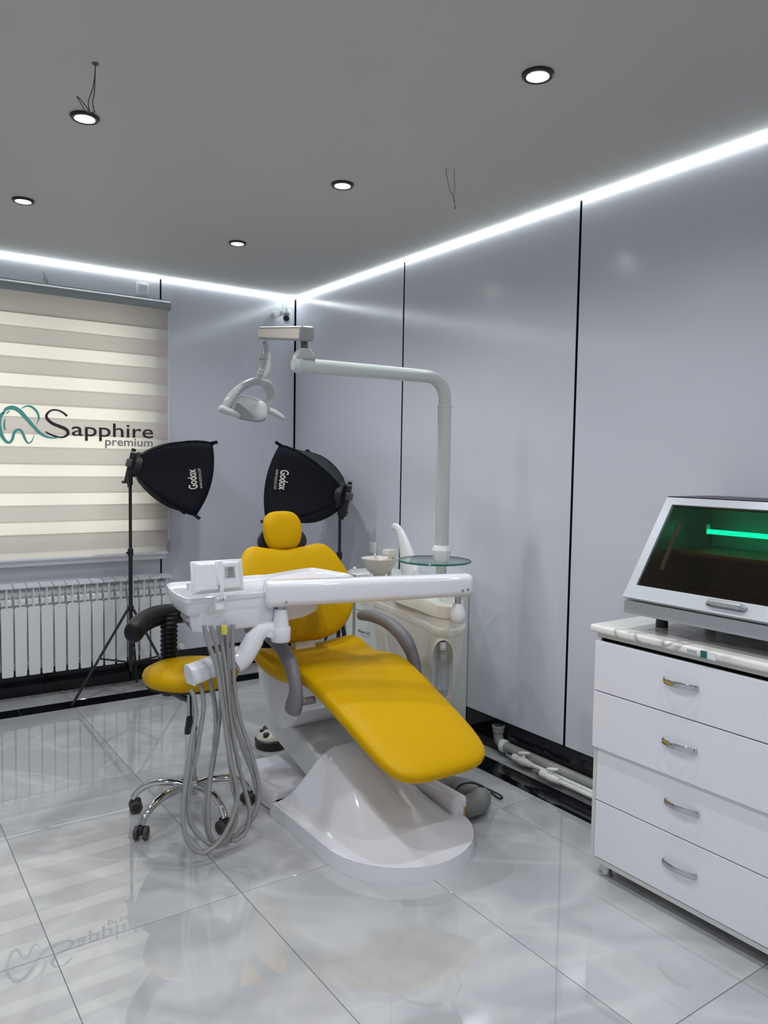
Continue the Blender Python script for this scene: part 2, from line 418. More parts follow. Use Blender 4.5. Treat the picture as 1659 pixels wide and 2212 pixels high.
for i, (za, zb) in enumerate(zip(zl, zl[1:])):
    dense = i % 2 == 0
    n = 24; y = YB if dense else YB+.009
    b = B(); rows = []
    for k in range(5):
        f = k/4; z = za+(zb-za)*f + (.004 if k == 0 else -.004 if k == 4 else 0)*(1 if dense else 1)
        yy = y - .0035*math.sin(math.pi*f)
        rows.append([(-2.50+1.487*j/n, yy, z) for j in range(n+1)])
    b.loft(rows, False, False, False)
    b.build('dense_band' if dense else 'sheer_band', 'dense_fabric' if dense else 'sheer_fabric', bl)
B().tube([(-2.5, YB+.004, .879), (-1.012, YB+.004, .879)], [(.012, .009)]*2, 12, flat=(0,0,1)).build('bottom_bar', 'satin_white', bl)
B().tube([(-1.006, -.075, 2.52), (-1.006, -.075, .93)], .0022, 6).tube([(-1.001, -.05, 2.52), (-1.001, -.05, .93)], .0022, 6).build('control_chain', 'socket_white', bl)
B().box(-1.016, -.996, -.078, -.05, .885, .965).build('chain_weight', 'silver_paint', bl, bevel=.004)
YT = YB-.0055
def bp(a, b_): return at(a, b_, y=YT)
def ribbon(name, px, wd, mt, k=6):
    pts = cr([bp(a, b_) for a, b_ in px], k); n = len(pts); ws = []
    for i in range(n):
        q = i/(n-1)*(len(wd)-1); j = min(int(q), len(wd)-2); ws.append(wd[j]+(wd[j+1]-wd[j])*(q-j))
    L_, R_ = [], []
    for i in range(n):
        tg = (pts[min(i+1, n-1)]-pts[max(i-1, 0)]).normalized(); nm = V(tg.z, 0, -tg.x)
        L_.append(pts[i]+nm*ws[i]/2); R_.append(pts[i]-nm*ws[i]/2)
    return B().loft([L_, R_], False, False, False).build(name, mt, bl, smooth=0)
lg = lambda q: [(x*.211, 860+y*.211) for x, y in q]
ribbon('tooth_logo', lg([(30,165),(60,115),(130,98),(200,132),(260,195),(330,275),(400,350),(470,392),(560,408),(655,392)]), [.004,.02,.026,.026,.024,.022,.020,.016,.009,.002], 'teal_ink')
ribbon('tooth_logo', lg([(45,140),(5,185),(-14,260),(0,330),(22,390),(58,440),(92,455),(122,430),(140,370),(158,336),(190,322),(220,338),(245,390),(265,435),(290,460),(325,440),(352,375)]), [.014,.022,.028,.026,.022,.018,.016,.016,.016,.016,.014,.016,.016,.013,.010,.007,.003], 'teal_ink')
ribbon('tooth_logo', lg([(215,108),(258,86),(310,84),(360,118),(390,165),(396,212),(376,268)]), [.003,.008,.012,.016,.014,.010,.002], 'teal_ink')
ribbon('tooth_logo', lg([(52,325),(42,275),(50,215)]), [.012,.011,.006], 'teal_ink')
ribbon('tooth_logo', lg([(62,165),(80,145),(105,132)]), [.003,.009,.003], 'teal_ink')
ux = (1, 0, 0); uz = (0, 0, 1)
pS = lg([(688,185),(640,145),(580,122),(520,128),(480,165),(480,205),(530,255),(610,290),(670,315),(695,345),(690,375),(640,400),(570,392),(500,365),(465,340)])
ribbon('letter', pS, [.014,.012,.010,.011,.014,.018,.020,.021,.021,.020,.017,.012,.012,.012,.006], 'sapphire_ink')
o = bp(155, 941); e = bp(331, 945)
text('letter', 'apphire', .128, (o.x, YT, o.z), ux, uz, 'sapphire_ink', bl, width=e.x-o.x, bold=.006, split=True)
o = bp(227, 962); e = bp(330, 965)
text('letter', 'premium', .075, (o.x, YT, o.z), ux, uz, 'premium_ink', bl, width=e.x-o.x, bold=.015, split=True)
# small bent wire on the wall above the blind
tag(B().tube(cr([at(a, b_, y=-.004) for a, b_ in ((93,588),(95,592),(101,603),(103,611),(98,609),(94,603),(95,600),(100,607))], 4), .0014, 5).build('loose_wire', 'wire'), 'tiny bent wire sticking to the wall above the window blind', 'wire')

# ------------------------------------------------------------------ sockets
def socket(c, ux, label):
    ux = Vector(ux); n = V(-ux.y*0, 0, 0); n = ux.cross(V(0,0,1)); c = Vector(c)
    t = thing('wall_socket', label, 'socket', c)
    B().obox(c+n*.006, ux*.040, n*.006, V(0,0,.040)).build('frame', 'socket_white', t, bevel=.004)
    B().obox(c+n*.014, ux*.029, n*.004, V(0,0,.029)).build('faceplate', 'socket_white', t, bevel=.003)
    B().lathe([(.022, .0), (.020, .0185), (.018, .0185), (.0175, .0165), (0, .0165)], c, n, 24, caps=False).build('well', 'satin_white', t)
    for s in (-1, 1): B().lathe([(.0028, .0), (.0028, .0172), (0, .0172)], c+ux*.0085*s, n, 8, caps=False).build('pin_hole', 'ink', t)
    return t
socket((-1.160, 0, 2.655), (1,0,0), 'white wall socket high up above the blind beside a panel joint')
socket((0, -1.10, .965), (0,-1,0), 'white wall socket low on the side wall behind the spittoon bowl')

# ------------------------------------------------------------------ security camera
q = at(620, 684, y=-.12)
t = thing('security_camera', 'small white egg-shaped security camera with two antennas in the ceiling corner', 'camera', (q.x, q.y, q.z-.06))
B().lathe([(0, .058), (.020, .052), (.024, .040)], q, n=24, caps=False).build('top_cap', 'socket_white', t)
B().lathe([(.024, .040), (.033, .032), (.034, .026)], q, n=24, caps=False).build('upper_body', 'socket_white', t)
B().lathe([(.033, .025), (.034, .0), (.032, -.020), (.024, -.038), (.012, -.048), (0, -.050)], q, n=24, caps=False).build('shell', 'socket_white', t)
dv = (CAM-q); dv.z = 0; dv.normalize(); dv = (dv+V(-.2,0,-.10)).normalized()
B().lathe([(.0215, .020), (.0215, .033), (.019, .036), (0, .037)], q+V(0,0,-.014), dv, 24, caps=False).build('lens', 'black_plastic', t)
B().tube([q+dv*.034+V(-.02,.012,.011), q+dv*.0365+V(0,0,.016), q+dv*.034+V(.02,-.012,.011)], .003, 6).build('visor_gap', 'black_plastic', t)
for dx in (-.022, .008): B().tube([q+V(dx, .03, .02), q+V(dx, .03, .125)], [.0036, .0028], 8).build('antenna', 'socket_white', t)
B().box(q.x-.048, q.x-.028, -.1, 0, q.z+.005, q.z+.045).box(q.x-.040, q.x, -.105, -.09, q.z+.015, q.z+.04).build('wall_mount', 'socket_white', t, bevel=.003)

# ------------------------------------------------------------------ radiator
rad = thing('radiator', 'white sectional aluminium radiator on the wall under the window blind', 'radiator', (-1.55, -.08, .16))
sb = B(); pw = .0765
def rsec():
    b = B(); n = pw/2
    # front plate with rounded foot
    out = [(-n+.006, .175), (-n+.010, .166), (n-.010, .166), (n-.006, .175), (n-.004, .585), (n-.010, .596), (-n+.010, .596), (-n+.004, .585)]
    b.loft([[(x, -.130, z) for x, z in out], [(x*.94, -.122, z) for x, z in out], [(x*.90, -.118, z) for x, z in out]])
    b.box(-.006, .006, -.118, -.05, .17, .70)            # water channel
    b.box(-n+.001, n-.001, -.078, -.060, .19, .69)       # rear fin
    for z0, y0 in ((.602, -.108), (.652, -.092)):        # two stepped louvres
        rows = [[(x, y0+k[0]-.0*x, z0+k[1]) for x in (-n+.007, -n+.012, 0, n-.012, n-.007)] for k in ((.006, -.004), (0, .004), (0, .030), (.012, .040), (.034, .044))]
        b.loft(rows, False, False, False)
    b.box(-.0022, .0022, -.130, -.09, .59, .715)         # blade
    b.loft([[(-n+.003, -.130, .712), (n-.003, -.130, .712), (n-.003, -.045, .722), (-n+.003, -.045, .722)], [(-n+.003, -.130, .724), (n-.003, -.130, .724), (n-.003, -.045, .734), (-n+.003, -.045, .734)]])
    return b
sec = rsec()
for i in range(15):
    x = -1.0-.0765*(i+.5)
    if i == 0:
        for v in sec.v: v.x += x
        first = sec.build('section', 'radiator_white', rad, smooth=30)
    else:
        c = first.copy(); col.objects.link(c); c.location.x -= .0765*i
B().tube([(-2.2, -.07, .22), (-.995, -.07, .22)], .018, 10).tube([(-2.2, -.07, .67), (-.995, -.07, .67)], .018, 10).build('manifold', 'radiator_white', rad)
q = at(388, 1402, y=-.07)
B().tube([(-.995, -.07, .22), (-.90, -.07, .22)], .011, 10).tube([(-.93, -.07, .22), (-.93, -.002, .22)], .010, 8).build('inlet_pipe', 'pipe_white', rad)
B().lathe([(.010, 0), (.020, .01), (.022, .03), (.018, .045), (0, .047)], (-.925, -.07, .22), (0, -1, 0), 14, caps=False).build('valve_knob', 'pipe_white', rad)

# ------------------------------------------------------------------ softbox lights on tripods
def softbox(base, feet, apex, axis, roll_up, label_s, label_b, size, depth, logo_side, logo_uv, logo_flip, knob):
    t = thing('light_stand', label_s, 'light stand', base)
    bx_, by_ = base[0], base[1]; zt = apex.z-.10
    B().tube([(bx_, by_, .16), (bx_, by_, .95)], .0125, 12).build('lower_tube', 'black_plastic', t)
    B().tube([(bx_, by_, .90), (bx_, by_, zt)], .010, 12).build('upper_tube', 'black_plastic', t)
    B().lathe([(.013, 0), (.018, .005), (.018, .045), (.013, .05)], (bx_, by_, .90), n=14).tube([(bx_, by_, .925), (bx_-.03, by_-.02, .925)], .006, 8).build('clamp', 'black_plastic', t)
    B().lathe([(.014, 0), (.02, .005), (.02, .035), (.014, .04)], (bx_, by_, .60 if False else .545), n=14).build('collar', 'black_plastic', t)
    B().lathe([(.014, 0), (.02, .005), (.02, .03), (.014, .035)], (bx_, by_, .20), n=14).build('collar', 'black_plastic', t)
    for fx, fy in feet:
        f = V(fx, fy, .006); top = V(bx_, by_, .56)+(f-V(bx_, by_, 0)).normalized()*.02
        l = B().tube([top, f], .0085, 8).build('leg', 'black_plastic', t)
        mid = top.lerp(f, .52)
        B().tube([V(bx_, by_, .215), mid], .006, 8).build('brace', 'black_plastic', t)
        B().lathe([(.004,-.001),(.004,.012),(0,.013)], mid, (CAM-mid), 8, caps=False).build('rivet', 'steel', l)
    B().lathe([(.010, 0), (.016, .004), (.016, .05), (.010, .055)], (bx_, by_, zt-.03), n=12).tube([(bx_, by_, zt-.01), (bx_-.035*knob, by_+.02*knob, zt-.01)], .005, 8).lathe([(.009,-.004),(.009,.010)], (bx_-.035*knob, by_+.02*knob, zt-.01), (-.82*knob,.57*knob,0), 8).build('tilt_knob', 'black_plastic', t)
    # ---- softbox head
    axis = Vector(axis).normalized(); up = (Vector(roll_up)-axis*Vector(roll_up).dot(axis)).normalized(); side = axis.cross(up)
    s = thing('softbox', label_b, 'softbox', apex)
    N_ = 10; half0 = .055; half1 = size/2
    def P(u, a, b_):   # u along the axis 0..1, a,b in -1..1 on the square
        h = half0+(half1-half0)*(math.sin(u*math.pi/2)**.80)
        return apex+axis*(depth*u)+side*(a*h)+up*(b_*h)
    def panel(fa, name, mt):
        rows = []
        for i in range(N_+1):
            u = i/N_; row = []
            for j in range(N_+1):
                c = -1+2*j/N_; a, b_ = fa(c); q = P(u, a, b_)
                pinch = (1-c*c)*u
                ctr = apex+axis*(depth*u)
                q = q-(q-ctr)*(.10*(1-c*c)*math.sin(u*math.pi)**.8)     # cloth sags between the rods
                q = q+axis*(.05*(1-c*c)*u**6)                           # free edge bows outward
                row.append(q)
            rows.append(row)
        return B().loft(rows, False, False, False).build(name, mt, s, smooth=60, solid=.003)
    pn = [panel(lambda c: (1, c), 'cloth_panel', 'black_fabric'), panel(lambda c: (-1, c), 'cloth_panel', 'black_fabric'),
          panel(lambda c: (c, 1), 'cloth_panel', 'black_fabric_top'), panel(lambda c: (c, -1), 'cloth_panel', 'black_fabric')]
    fr = B(); n = 8
    rows = [[apex+axis*(depth*.86)+side*(half1*.93*(-1+2*i/n))+up*(half1*.93*(-1+2*j/n)) for i in range(n+1)] for j in range(n+1)]
    fr.loft(rows, False, False, False).build('diffuser', 'satin_white', s)
    for a in (-1, 1):
        for b_ in (-1, 1):
            q = P(1, a, b_); dv_ = (side*a+up*b_).normalized(); fd = (axis*.75+dv_*.5).normalized(); f2 = fd.cross(dv_.cross(axis)).normalized()
            B().obox(q+fd*.008, fd*.024, f2*.012, dv_.cross(axis).normalized()*.004).build('corner_flap', 'black_fabric', s, bevel=.003)
            B().tube([P(i/8, a, b_) for i in range(9)], .0045, 6).build('rod_seam', 'black_fabric', s)
    B().lathe([(.075, -.02), (.082, -.01), (.082, .02), (.07, .03)], apex, axis, 24).build('speed_ring', 'black_plastic', s)
    B().obox(apex-axis*.035-up*.03, side*.016, axis*.02, up*.10).build('flash_bracket', 'black_plastic', s, bevel=.004)
    B().obox(apex-axis*.05-up*.0, side*.03, axis*.018, up*.025).build('flash_clamp', 'dark_steel', s, bevel=.006)
    B().tube([apex-axis*.04+up*.075, apex-axis*.04+up*.095], .014, 10).build('top_screw', 'black_plastic', s)
    B().tube([apex-axis*.045-up*.07+side*.015, apex-axis*.02-up*.15+side*.03], [.007, .010], 8).build('tilt_lever', 'black_plastic', s)
    B().tube([V(bx_, by_, zt+.015), apex-axis*.035-up*.10], .012, 8).build('spigot', 'black_plastic', s)
    # ---- printed logo on the near cloth panel
    sg = logo_side
    fa = (lambda u, c: P(u, sg, c))
    def surf(u, c):
        q = P(u, sg, c); ctr = apex+axis*(depth*u)
        q = q-(q-ctr)*(.10*(1-c*c)*math.sin(u*math.pi)**.8)+axis*(.05*(1-c*c)*u**6)
        return q
    u0, c0, u1, c1, hgt = logo_uv
    o = surf(u0, c0); e = surf(u1, c1); ux_ = (e-o).normalized()
    nn = (surf(u0, c0+.1)-surf(u0, c0)).cross(surf(u0+.05, c0)-surf(u0, c0)).normalized()
    if nn.dot(CAM-o) < 0: nn = -nn
    uy_ = nn.cross(ux_)
    text('letter', 'Godox', hgt, o+nn*.012, ux_, uy_, 'logo_cream', s, width=(e-o).length, bold=.02, split=True)
    text('lettering', 'WWW.GODOX.COM', hgt*.30, o+nn*.012-uy_*hgt*.42, ux_, uy_, 'logo_cream', s, width=(e-o).length)
    return t, s
SB1 = at(296, 1004, y=-.33)
softbox((-1.345, -.33, 0), [(-1.718, -.375), (-1.109, -.614), (-1.227, -.065)], SB1, (.965, -.17, -.22), (0,0,1),
        'black tripod stand with spread legs in front of the radiator', 'black cloth softbox pointing away from the window blind', .47, .385, 1, (.88, -.30, .80, .24, .075), False, 1)
SB2 = at(738, 1070, y=-1.07)
softbox((-.243, -1.07, 0), [(-.05, -.93), (-.47, -1.02), (-.20, -1.24)], SB2, (-.56, .72, .14), (.10,0,1),
        'black tripod stand behind the yellow chair near the wall socket', 'black cloth softbox behind the yellow headrest', .48, .375, -1, (.86, .40, .84, -.15, .075), True, -1)

# ------------------------------------------------------------------ small drawer cabinet against the wall
t = thing('drawer_unit', 'pale drawer unit against the wall behind the spittoon unit', 'cabinet', (-.15, -1.66, 0))
B().box(-.286, -.006, -2.055, -1.26, .06, .862).build('body', 'old_cabinet', t, bevel=.003)
B().box(-.27, -.03, -2.03, -1.29, 0, .06).build('plinth', 'black_plastic', t)
for z0, z1 in ((.07, .40), (.404, .628), (.632, .855)):
    dr = B().box(-.303, -.286, -2.052, -1.262, z0, z1).build('drawer', 'old_cabinet', t, bevel=.002)
    zc = (z0+z1)/2
    for yy in (-1.47,):
        B().tube(cr([(-.303, yy+.05, zc), (-.321, yy+.045, zc), (-.326, yy, zc), (-.321, yy-.045, zc), (-.303, yy-.05, zc)], 4), [(.003, .006)]*17, 8, flat=(1,0,0)).build('handle', 'steel', dr)

# ------------------------------------------------------------------ dental chair
CX = -1.035
ch = thing('dental_chair', 'yellow upholstered dental chair on a glossy white moulded base', 'dental chair', (CX, -2.5, 0))
def hw(y):
    if y >= -2.82: return .318
    return .318*math.sqrt(max(0, 1-((-2.82-y)/.315)**2.0))
ysb = [-2.335, -2.34, -2.37, -2.41, -2.46, -2.52, -2.58, -2.64, -2.7, -2.75, -2.8, -2.84, -2.87, -2.93, -2.98, -3.03, -3.07, -3.10, -3.12, -3.13, -3.1345]
hum = [(-3.14, 0), (-3.05, .012), (-2.95, .045), (-2.85, .095), (-2.7, .165), (-2.55, .215), (-2.42, .235), (-2.3, .22), (-2.2, .16), (-2.1, .1)]
def hh(y):
    t_ = max(0, min(1, (y+3.15)/.76)); return .24*t_*t_*(3-2*t_)
rows = []; M_ = 24
for y in ysb:
    h = hw(y); row = []
    for j in range(M_+1):
        u = -1+2*j/M_; u = math.sin(u*math.pi/2)
        q_ = max(0, min(1, (abs(u)-.24)/.76)); k = 1-q_*q_*(3-2*q_)
        yo = -.11*(1-u*u)*max(0, min(1, (y+2.75)/.4)); zz_ = .058+hh(y)*k
        row.append((CX+h*u*.985, y+yo, zz_ if y < -2.336 else .05))
    rows.append(row)
b = B().loft(rows, False, False, False)
bs = b.build('base_cover', 'white_plastic', ch, smooth=50, sub=1)
rim0 = [(CX-hw(y), y) for y in ysb]+[(CX+hw(y), y) for y in reversed(ysb)]
b = B().loft([[(x, y, 0) for x, y in rim0], [(x, y, .004) for x, y in rim0], [(CX+(x-CX)*.985, y, .058) for x, y in rim0]], True, False, True)
b.build('base_rim', 'white_plastic', ch, smooth=50)
# rear cover of the base
rp = [(-1.335, -2.335), (-1.345, -2.10), (-1.325, -1.99), (-1.27, -1.93), (-.80, -1.93), (-.745, -1.99), (-.73, -2.10), (-.735, -2.335)]
B().loft([[(x, y, 0) for x, y in rp], [(x, y, .06) for x, y in rp], [(CX+(x-CX)*.93, -2.15+(y+2.15)*.93, .095) for x, y in rp]]).build('rear_base_cover', 'white_plastic', ch, smooth=60, bevel=.012, seg=3)
B().box(-.79, -.705, -2.56, -2.88, 0, .135).build('connection_box', 'white_plastic', ch, bevel=.02, seg=3)
# lift arm
ax = V(.155, 0, 0); dirv = V(0, -.42, -.108).normalized(); nrm = V(0, -dirv.z, dirv.y); nrm = nrm if nrm.z > 0 else -nrm
B().obox(V(CX-.015, -2.26, .30)-nrm*.075, V(.125,0,0), dirv*.33, nrm*.075).build('lift_arm', 'lift_grey', ch, bevel=.012, seg=3)
# seat frame cover
cv = cr([(-1.915,.57),(-1.925,.49),(-1.955,.40),(-2.024,.337),(-2.10,.303),(-2.17,.300),(-2.256,.345),(-2.319,.405),(-2.40,.45),(-2.557,.51),(-2.60,.57)], 4)
poly = [(-1.215, q[0], q[1]) for q in [(a.x, a.y) for a in [Vector((p[0], p[1])) for p in cv]]]
B().prism(poly, (.37, 0, 0)).build('seat_frame_cover', 'satin_white', ch, smooth=40, bevel=.008)
# cushions: closed sections lofted along the chair
def cushion(name, stations, mt, parent, n=40, p=3.2, ex=3.4, saddle=None):
    """stations: (centre, side vector, up vector, half width, thickness, edge rise, forward wing)"""
    rings = []
    for (c, sv, uv, w_, th, rise) in stations:
        c, sv, uv = Vector(c), Vector(sv), Vector(uv); ring = []
        for j in range(n):
            a = 2*math.pi*j/n; ca, sa = math.cos(a), math.sin(a)
            x = math.copysign(abs(ca)**(2/p), ca); z = math.copysign(abs(sa)**(2/p), sa)
            ring.append(c+sv*(w_*x)+uv*(th/2*z + rise*(abs(x)**ex)))
            if saddle: ring[-1] += saddle(ring[-1], c)
        rings.append(ring)
    return B().loft(rings).build(name, mt, parent, smooth=80, sub=1)
S = []
seat = [(-1.972,.604,.12,.02,.0),(-1.978,.600,.20,.06,.010),(-2.00,.585,.252,.092,.045),(-2.05,.574,.277,.108,.072),(-2.11,.569,.286,.114,.074),(-2.19,.570,.284,.114,.044),(-2.28,.581,.274,.113,.020),
        (-2.38,.600,.266,.113,.016),(-2.47,.611,.262,.112,.014),(-2.56,.592,.258,.107,.008),(-2.70,.534,.254,.100,.002),(-2.85,.474,.250,.094,.002),(-2.97,.427,.245,.090,.002),(-3.05,.396,.228,.084,.0),(-3.09,.380,.200,.070,0),(-3.112,.371,.15,.046,0),(-3.12,.368,.09,.02,0)]
for i, (y, z, w_, th, rise) in enumerate(seat):
    a = seat[max(0, i-1)]; b_ = seat[min(len(seat)-1, i+1)]
    tg = V(0, b_[0]-a[0], b_[1]-a[1]).normalized(); 
    if y > -2.4: tg = V(0,-1,0).lerp(tg, max(0, min(1, (-y-2.15)/.25))).normalized()
    up_ = V(0, tg.z, -tg.y)
    if up_.z < 0: up_ = -up_
    k_ = max(0, min(1, (-2.3-y)/.5))
    S.append(((CX+.028*k_, y, z+.008*k_), V(1,0,0), up_, w_, th, rise))
cushion('seat', S, 'yellow_vinyl', ch)
# backrest: leaning plane from (y -2.05, z .65) to (y -1.80, z 1.18)
bo = V(CX+.01, -2.035, .655); bd = V(0, .25, .53).normalized(); bn = V(0, -bd.z, bd.y)
S = []
for v, w_, th, wing in ((.0,.06,.02,0),(.006,.13,.05,.0),(.025,.19,.075,.006),(.07,.255,.088,.014),(.14,.300,.094,.022),(.22,.318,.096,.028),(.29,.312,.094,.030),(.345,.290,.09,.028),(.39,.266,.085,.022),(.425,.242,.078,.014),(.448,.215,.062,.006),(.459,.175,.04,0),(.462,.11,.02,0)):
    S.append((bo+bd*v, V(1,0,0), bn, w_, th, wing))
def sad(q, c):
    v = (c-bo).dot(bd); k = max(0, min(1, (v-.30)/.14)); dx = min(1, abs(q.x-bo.x)/.17)
    return bd*(.036*k*dx*dx)
bk = cushion('backrest', S, 'yellow_vinyl', ch, ex=2.5, saddle=sad)
B().obox(bo+bd*.0-bn*.01+V(0,0,-.02), V(.055,0,0), bd*.05, bn*.025).build('backrest_bracket', 'cream_plastic', ch, bevel=.008)
ho = at(605, 1145, y=-1.80); ho.x = CX+.005; hd = V(0, .20, 1).normalized(); hn = V(0, -hd.z, hd.y)
S = []
for v, w_, th, wing in ((-.098,.03,.02,0),(-.094,.062,.05,0),(-.08,.086,.068,.002),(-.04,.102,.078,.006),(0,.107,.08,.008),(.04,.104,.078,.006),(.072,.088,.066,.002),(.09,.062,.046,0),(.095,.03,.02,0)):
    S.append((ho+hd*v, V(1,0,0), hn, w_, th, wing))
cushion('headrest', S, 'yellow_vinyl', ch, p=2.5, ex=2.5)
# black shell behind the headrest
S = []
for v, w_, th in ((-.12,.05,.02),(-.10,.115,.03),(-.06,.128,.03),(-.02,.11,.03),(.02,.07,.02),(.03,.03,.01)):
    S.append((ho+hd*v-hn*.055+V(.025,0,.01), V(1.15,0,0), hn, w_, th, 0))
cushion('headrest_shell', S, 'black_plastic', ch, p=2.3)
# armrests
arm = [(-2.045,.752,.020),(-2.075,.760,.024),(-2.14,.768,.026),(-2.22,.768,.027),(-2.30,.758,.029),(-2.38,.735,.031),(-2.44,.700,.033),(-2.475,.665,.030),(-2.50,.625,.028),(-2.512,.585,.029),(-2.508,.548,.034),(-2.495,.515,.038),(-2.488,.495,.036)]
for sx in (-.292, .318):
    pts = cr([(CX+sx, y, z) for y, z, r in arm], 3); rs = cr([(r, 0, 0) for y, z, r in arm], 3)
    ar = B().tube(pts, [(q.x*.9, q.x*1.12) for q in rs], 14, flat=(1,0,0)).build('armrest', 'arm_grey', ch, smooth=60)
    sg = 1 if sx < 0 else -1
    B().tube([(CX+sx, -2.50, .53), (CX+sx+sg*.085, -2.52, .535)], [.016, .016], 10).build('pivot_pin', 'arm_grey', ar)
# corrugated drain hose and cable
hs = cr([(-.745,-2.83,.072),(-.68,-2.845,.068),(-.60,-2.83,.062),(-.545,-2.77,.055),(-.54,-2.70,.052),(-.565,-2.63,.05),(-.62,-2.57,.055),(-.66,-2.52,.055)], 14)
B().tube([hs[0], hs[5]], .053, 16).build('hose_collar', 'pipe_white', ch)
B().tube([hs[4], hs[7]], .050, 16).build('hose_ring', 'brass', ch)
B().tube(hs[6:], [.047 if i % 2 else .0425 for i in range(len(hs)-6)], 16).build('drain_hose', 'drain_grey', ch, smooth=20)
cb = cr([at(a, b_, z=z) for a, b_, z in ((976,1722,.02),(990,1700,.10),(1005,1692,.125),(1025,1692,.12),(1050,1703,.09),(1075,1715,.04),(1085,1722,.008),(1078,1724,.006),(1060,1712,.012))], 6)
B().tube(cb, .0045, 8).build('cable', 'black_plastic', ch)

# ------------------------------------------------------------------ foot pedal
pc = at(580, 1613, z=.0); pc = V(-.985, -1.61, 0)
t = thing('foot_pedal', 'round black and cream dental foot pedal on the floor behind the chair base', 'foot pedal', pc)
B().lathe([(.0,0),(.082,0),(.086,.012),(.084,.026),(.087,.03),(.088,.045),(.080,.052),(0,.052)], pc, n=36, caps=False).build('base', 'black_plastic', t)
B().lathe([(.080,.052),(.078,.060),(.060,.078),(.030,.086),(0,.088)], pc, n=36, caps=False).build('top_shell', 'pedal_cream', t)
for a, r, z, s in ((215,.055,.078,.017),(300,.040,.082,.011),(20,.055,.078,.016),(95,.045,.084,.022),(150,.05,.08,.012)):
    q = pc+V(r*math.cos(R(a)), r*math.sin(R(a)), z)
    B().lathe([(s,-.01),(s,.006),(s*.7,.011),(0,.012)], q, n=16, caps=False).build('button', 'black_plastic', t)
hb = pc+V(.02,-.075,.075)

# ------------------------------------------------------------------ stool
sc0 = V(-1.625, -2.125, 0)
st = thing('rolling_stool', 'yellow seated rolling stool with chrome star base and black torso bar', 'stool', sc0)
cast = [(-1.835,-1.995),(-1.885,-2.262),(-1.575,-2.385),(-1.375,-2.185),(-1.55,-1.88)]
B().lathe([(.0,.085),(.034,.085),(.036,.10),(.034,.135),(.028,.15),(0,.15)], sc0, n=20, caps=False).build('hub', 'chrome', st)
for cx_, cy_ in cast:
    e = V(cx_, cy_, 0); dv = (e-sc0).normalized(); L_ = (e-sc0).length
    pts = cr([sc0+dv*.025+V(0,0,.118), sc0+dv*(.35*L_)+V(0,0,.132), sc0+dv*(.65*L_)+V(0,0,.128), sc0+dv*(.88*L_)+V(0,0,.098), sc0+dv*(.99*L_)+V(0,0,.062)], 5)
    B().tube(pts, [(.017,.013)]*12+[(.015,.013)]*(len(pts)-12), 12).build('leg', 'chrome', st)
    side = V(-dv.y, dv.x, 0); side = (side+dv*random.uniform(-.7,.7)).normalized(); fw = V(-side.y, side.x, 0)
    cw = e+fw*.012+V(0,0,.0275)
    c = B().obox(cw+V(0,0,.014), side*.012, fw*.022, V(0,0,.020)).build('caster', 'black_plastic', st, bevel=.008)
    for sg in (-1, 1):
        B().lathe([(0,-.009),(.021,-.009),(.0270,-.006),(.0270,.006),(.021,.009),(0,.009)], cw+side*(.019*sg), side, 20, caps=False).build('wheel', 'rubber', c)
        B().lathe([(0,0),(.017,0),(.015,.003),(0,.004)], cw+side*(.0275*sg), side*sg, 16, caps=False).build('wheel_cap', 'black_plastic', c)
B().tube([sc0+V(0,0,.12), sc0+V(0,0,.365)], .025, 20).build('outer_column', 'chrome', st)
B().lathe([(.027,0),(.027,.012),(.019,.014)], sc0+V(0,0,.362), n=20).build('column_ring', 'black_plastic', st)
B().tube([sc0+V(0,0,.37), sc0+V(0,0,.56)], .0165, 18).build('gas_lift', 'steel', st)
B().box(sc0.x-.06, sc0.x+.06, sc0.y-.06, sc0.y+.06, .538, .56).build('seat_plate', 'black_plastic', st, bevel=.005)
B().tube(cr([sc0+V(-.01,-.02,.545), sc0+V(-.02,-.05,.50), sc0+V(-.025,-.065,.44)], 4), .005, 8).build('lever', 'black_plastic', st)
q = sc0+V(-.030,-.070,.405)
B().loft([[q+V(-.012,0,.04),q+V(.012,0,.04),q+V(.012,.012,.04),q+V(-.012,.012,.04)],[q+V(-.02,-.004,-.02),q+V(.016,-.004,-.02),q+V(.016,.014,-.02),q+V(-.02,.014,-.02)],[q+V(-.021,-.004,-.035),q+V(.016,-.004,-.035),q+V(.016,.014,-.035),q+V(-.021,.014,-.035)]]).build('lever_paddle', 'black_plastic', st, bevel=.003)
B().lathe([(0,.0),(.13,.0),(.185,.012),(.197,.03),(.200,.045),(.192,.064),(.165,.078),(.11,.082),(0,.080)], sc0+V(0,0,.565), n=48, caps=False).build('seat', 'yellow_vinyl', st, smooth=80)
B().lathe([(0,-.006),(.135,-.006),(.188,.006),(.186,.013),(.13,.0),(0,0)], sc0+V(0,0,.565), n=40, caps=False).build('seat_underside', 'black_plastic', st)
# bellows post + torso bar
pb_ = at(365, 1400, y=-1.93)
prof = []
for i in range(34): prof.append((.039 if i % 2 else .0325, .0102*i))
B().lathe(prof, (pb_.x, pb_.y, .50), n=20).build('bellows', 'black_pad', st, smooth=10)
B().tube([(pb_.x, pb_.y, .47), (pb_.x, pb_.y, .52)], .03, 14).tube([(pb_.x, pb_.y, .485), (sc0.x, sc0.y, .488)], .014, 8).build('post_bracket', 'black_plastic', st)
ab = cr([at(a, b_, y=y) for a, b_, y in ((500,1318,-1.93),(440,1322,-1.88),(385,1325,-1.88),(340,1330,-1.93),(308,1345,-2.03),(292,1362,-2.12),(286,1372,-2.16))], 5)
B().tube(ab, [(.046,.040)]*(len(ab)-4)+[(.045,.039),(.042,.037),(.034,.03),(.015,.013)], 16, flat=(0,0,1)).build('torso_bar', 'black_pad', st, smooth=80)

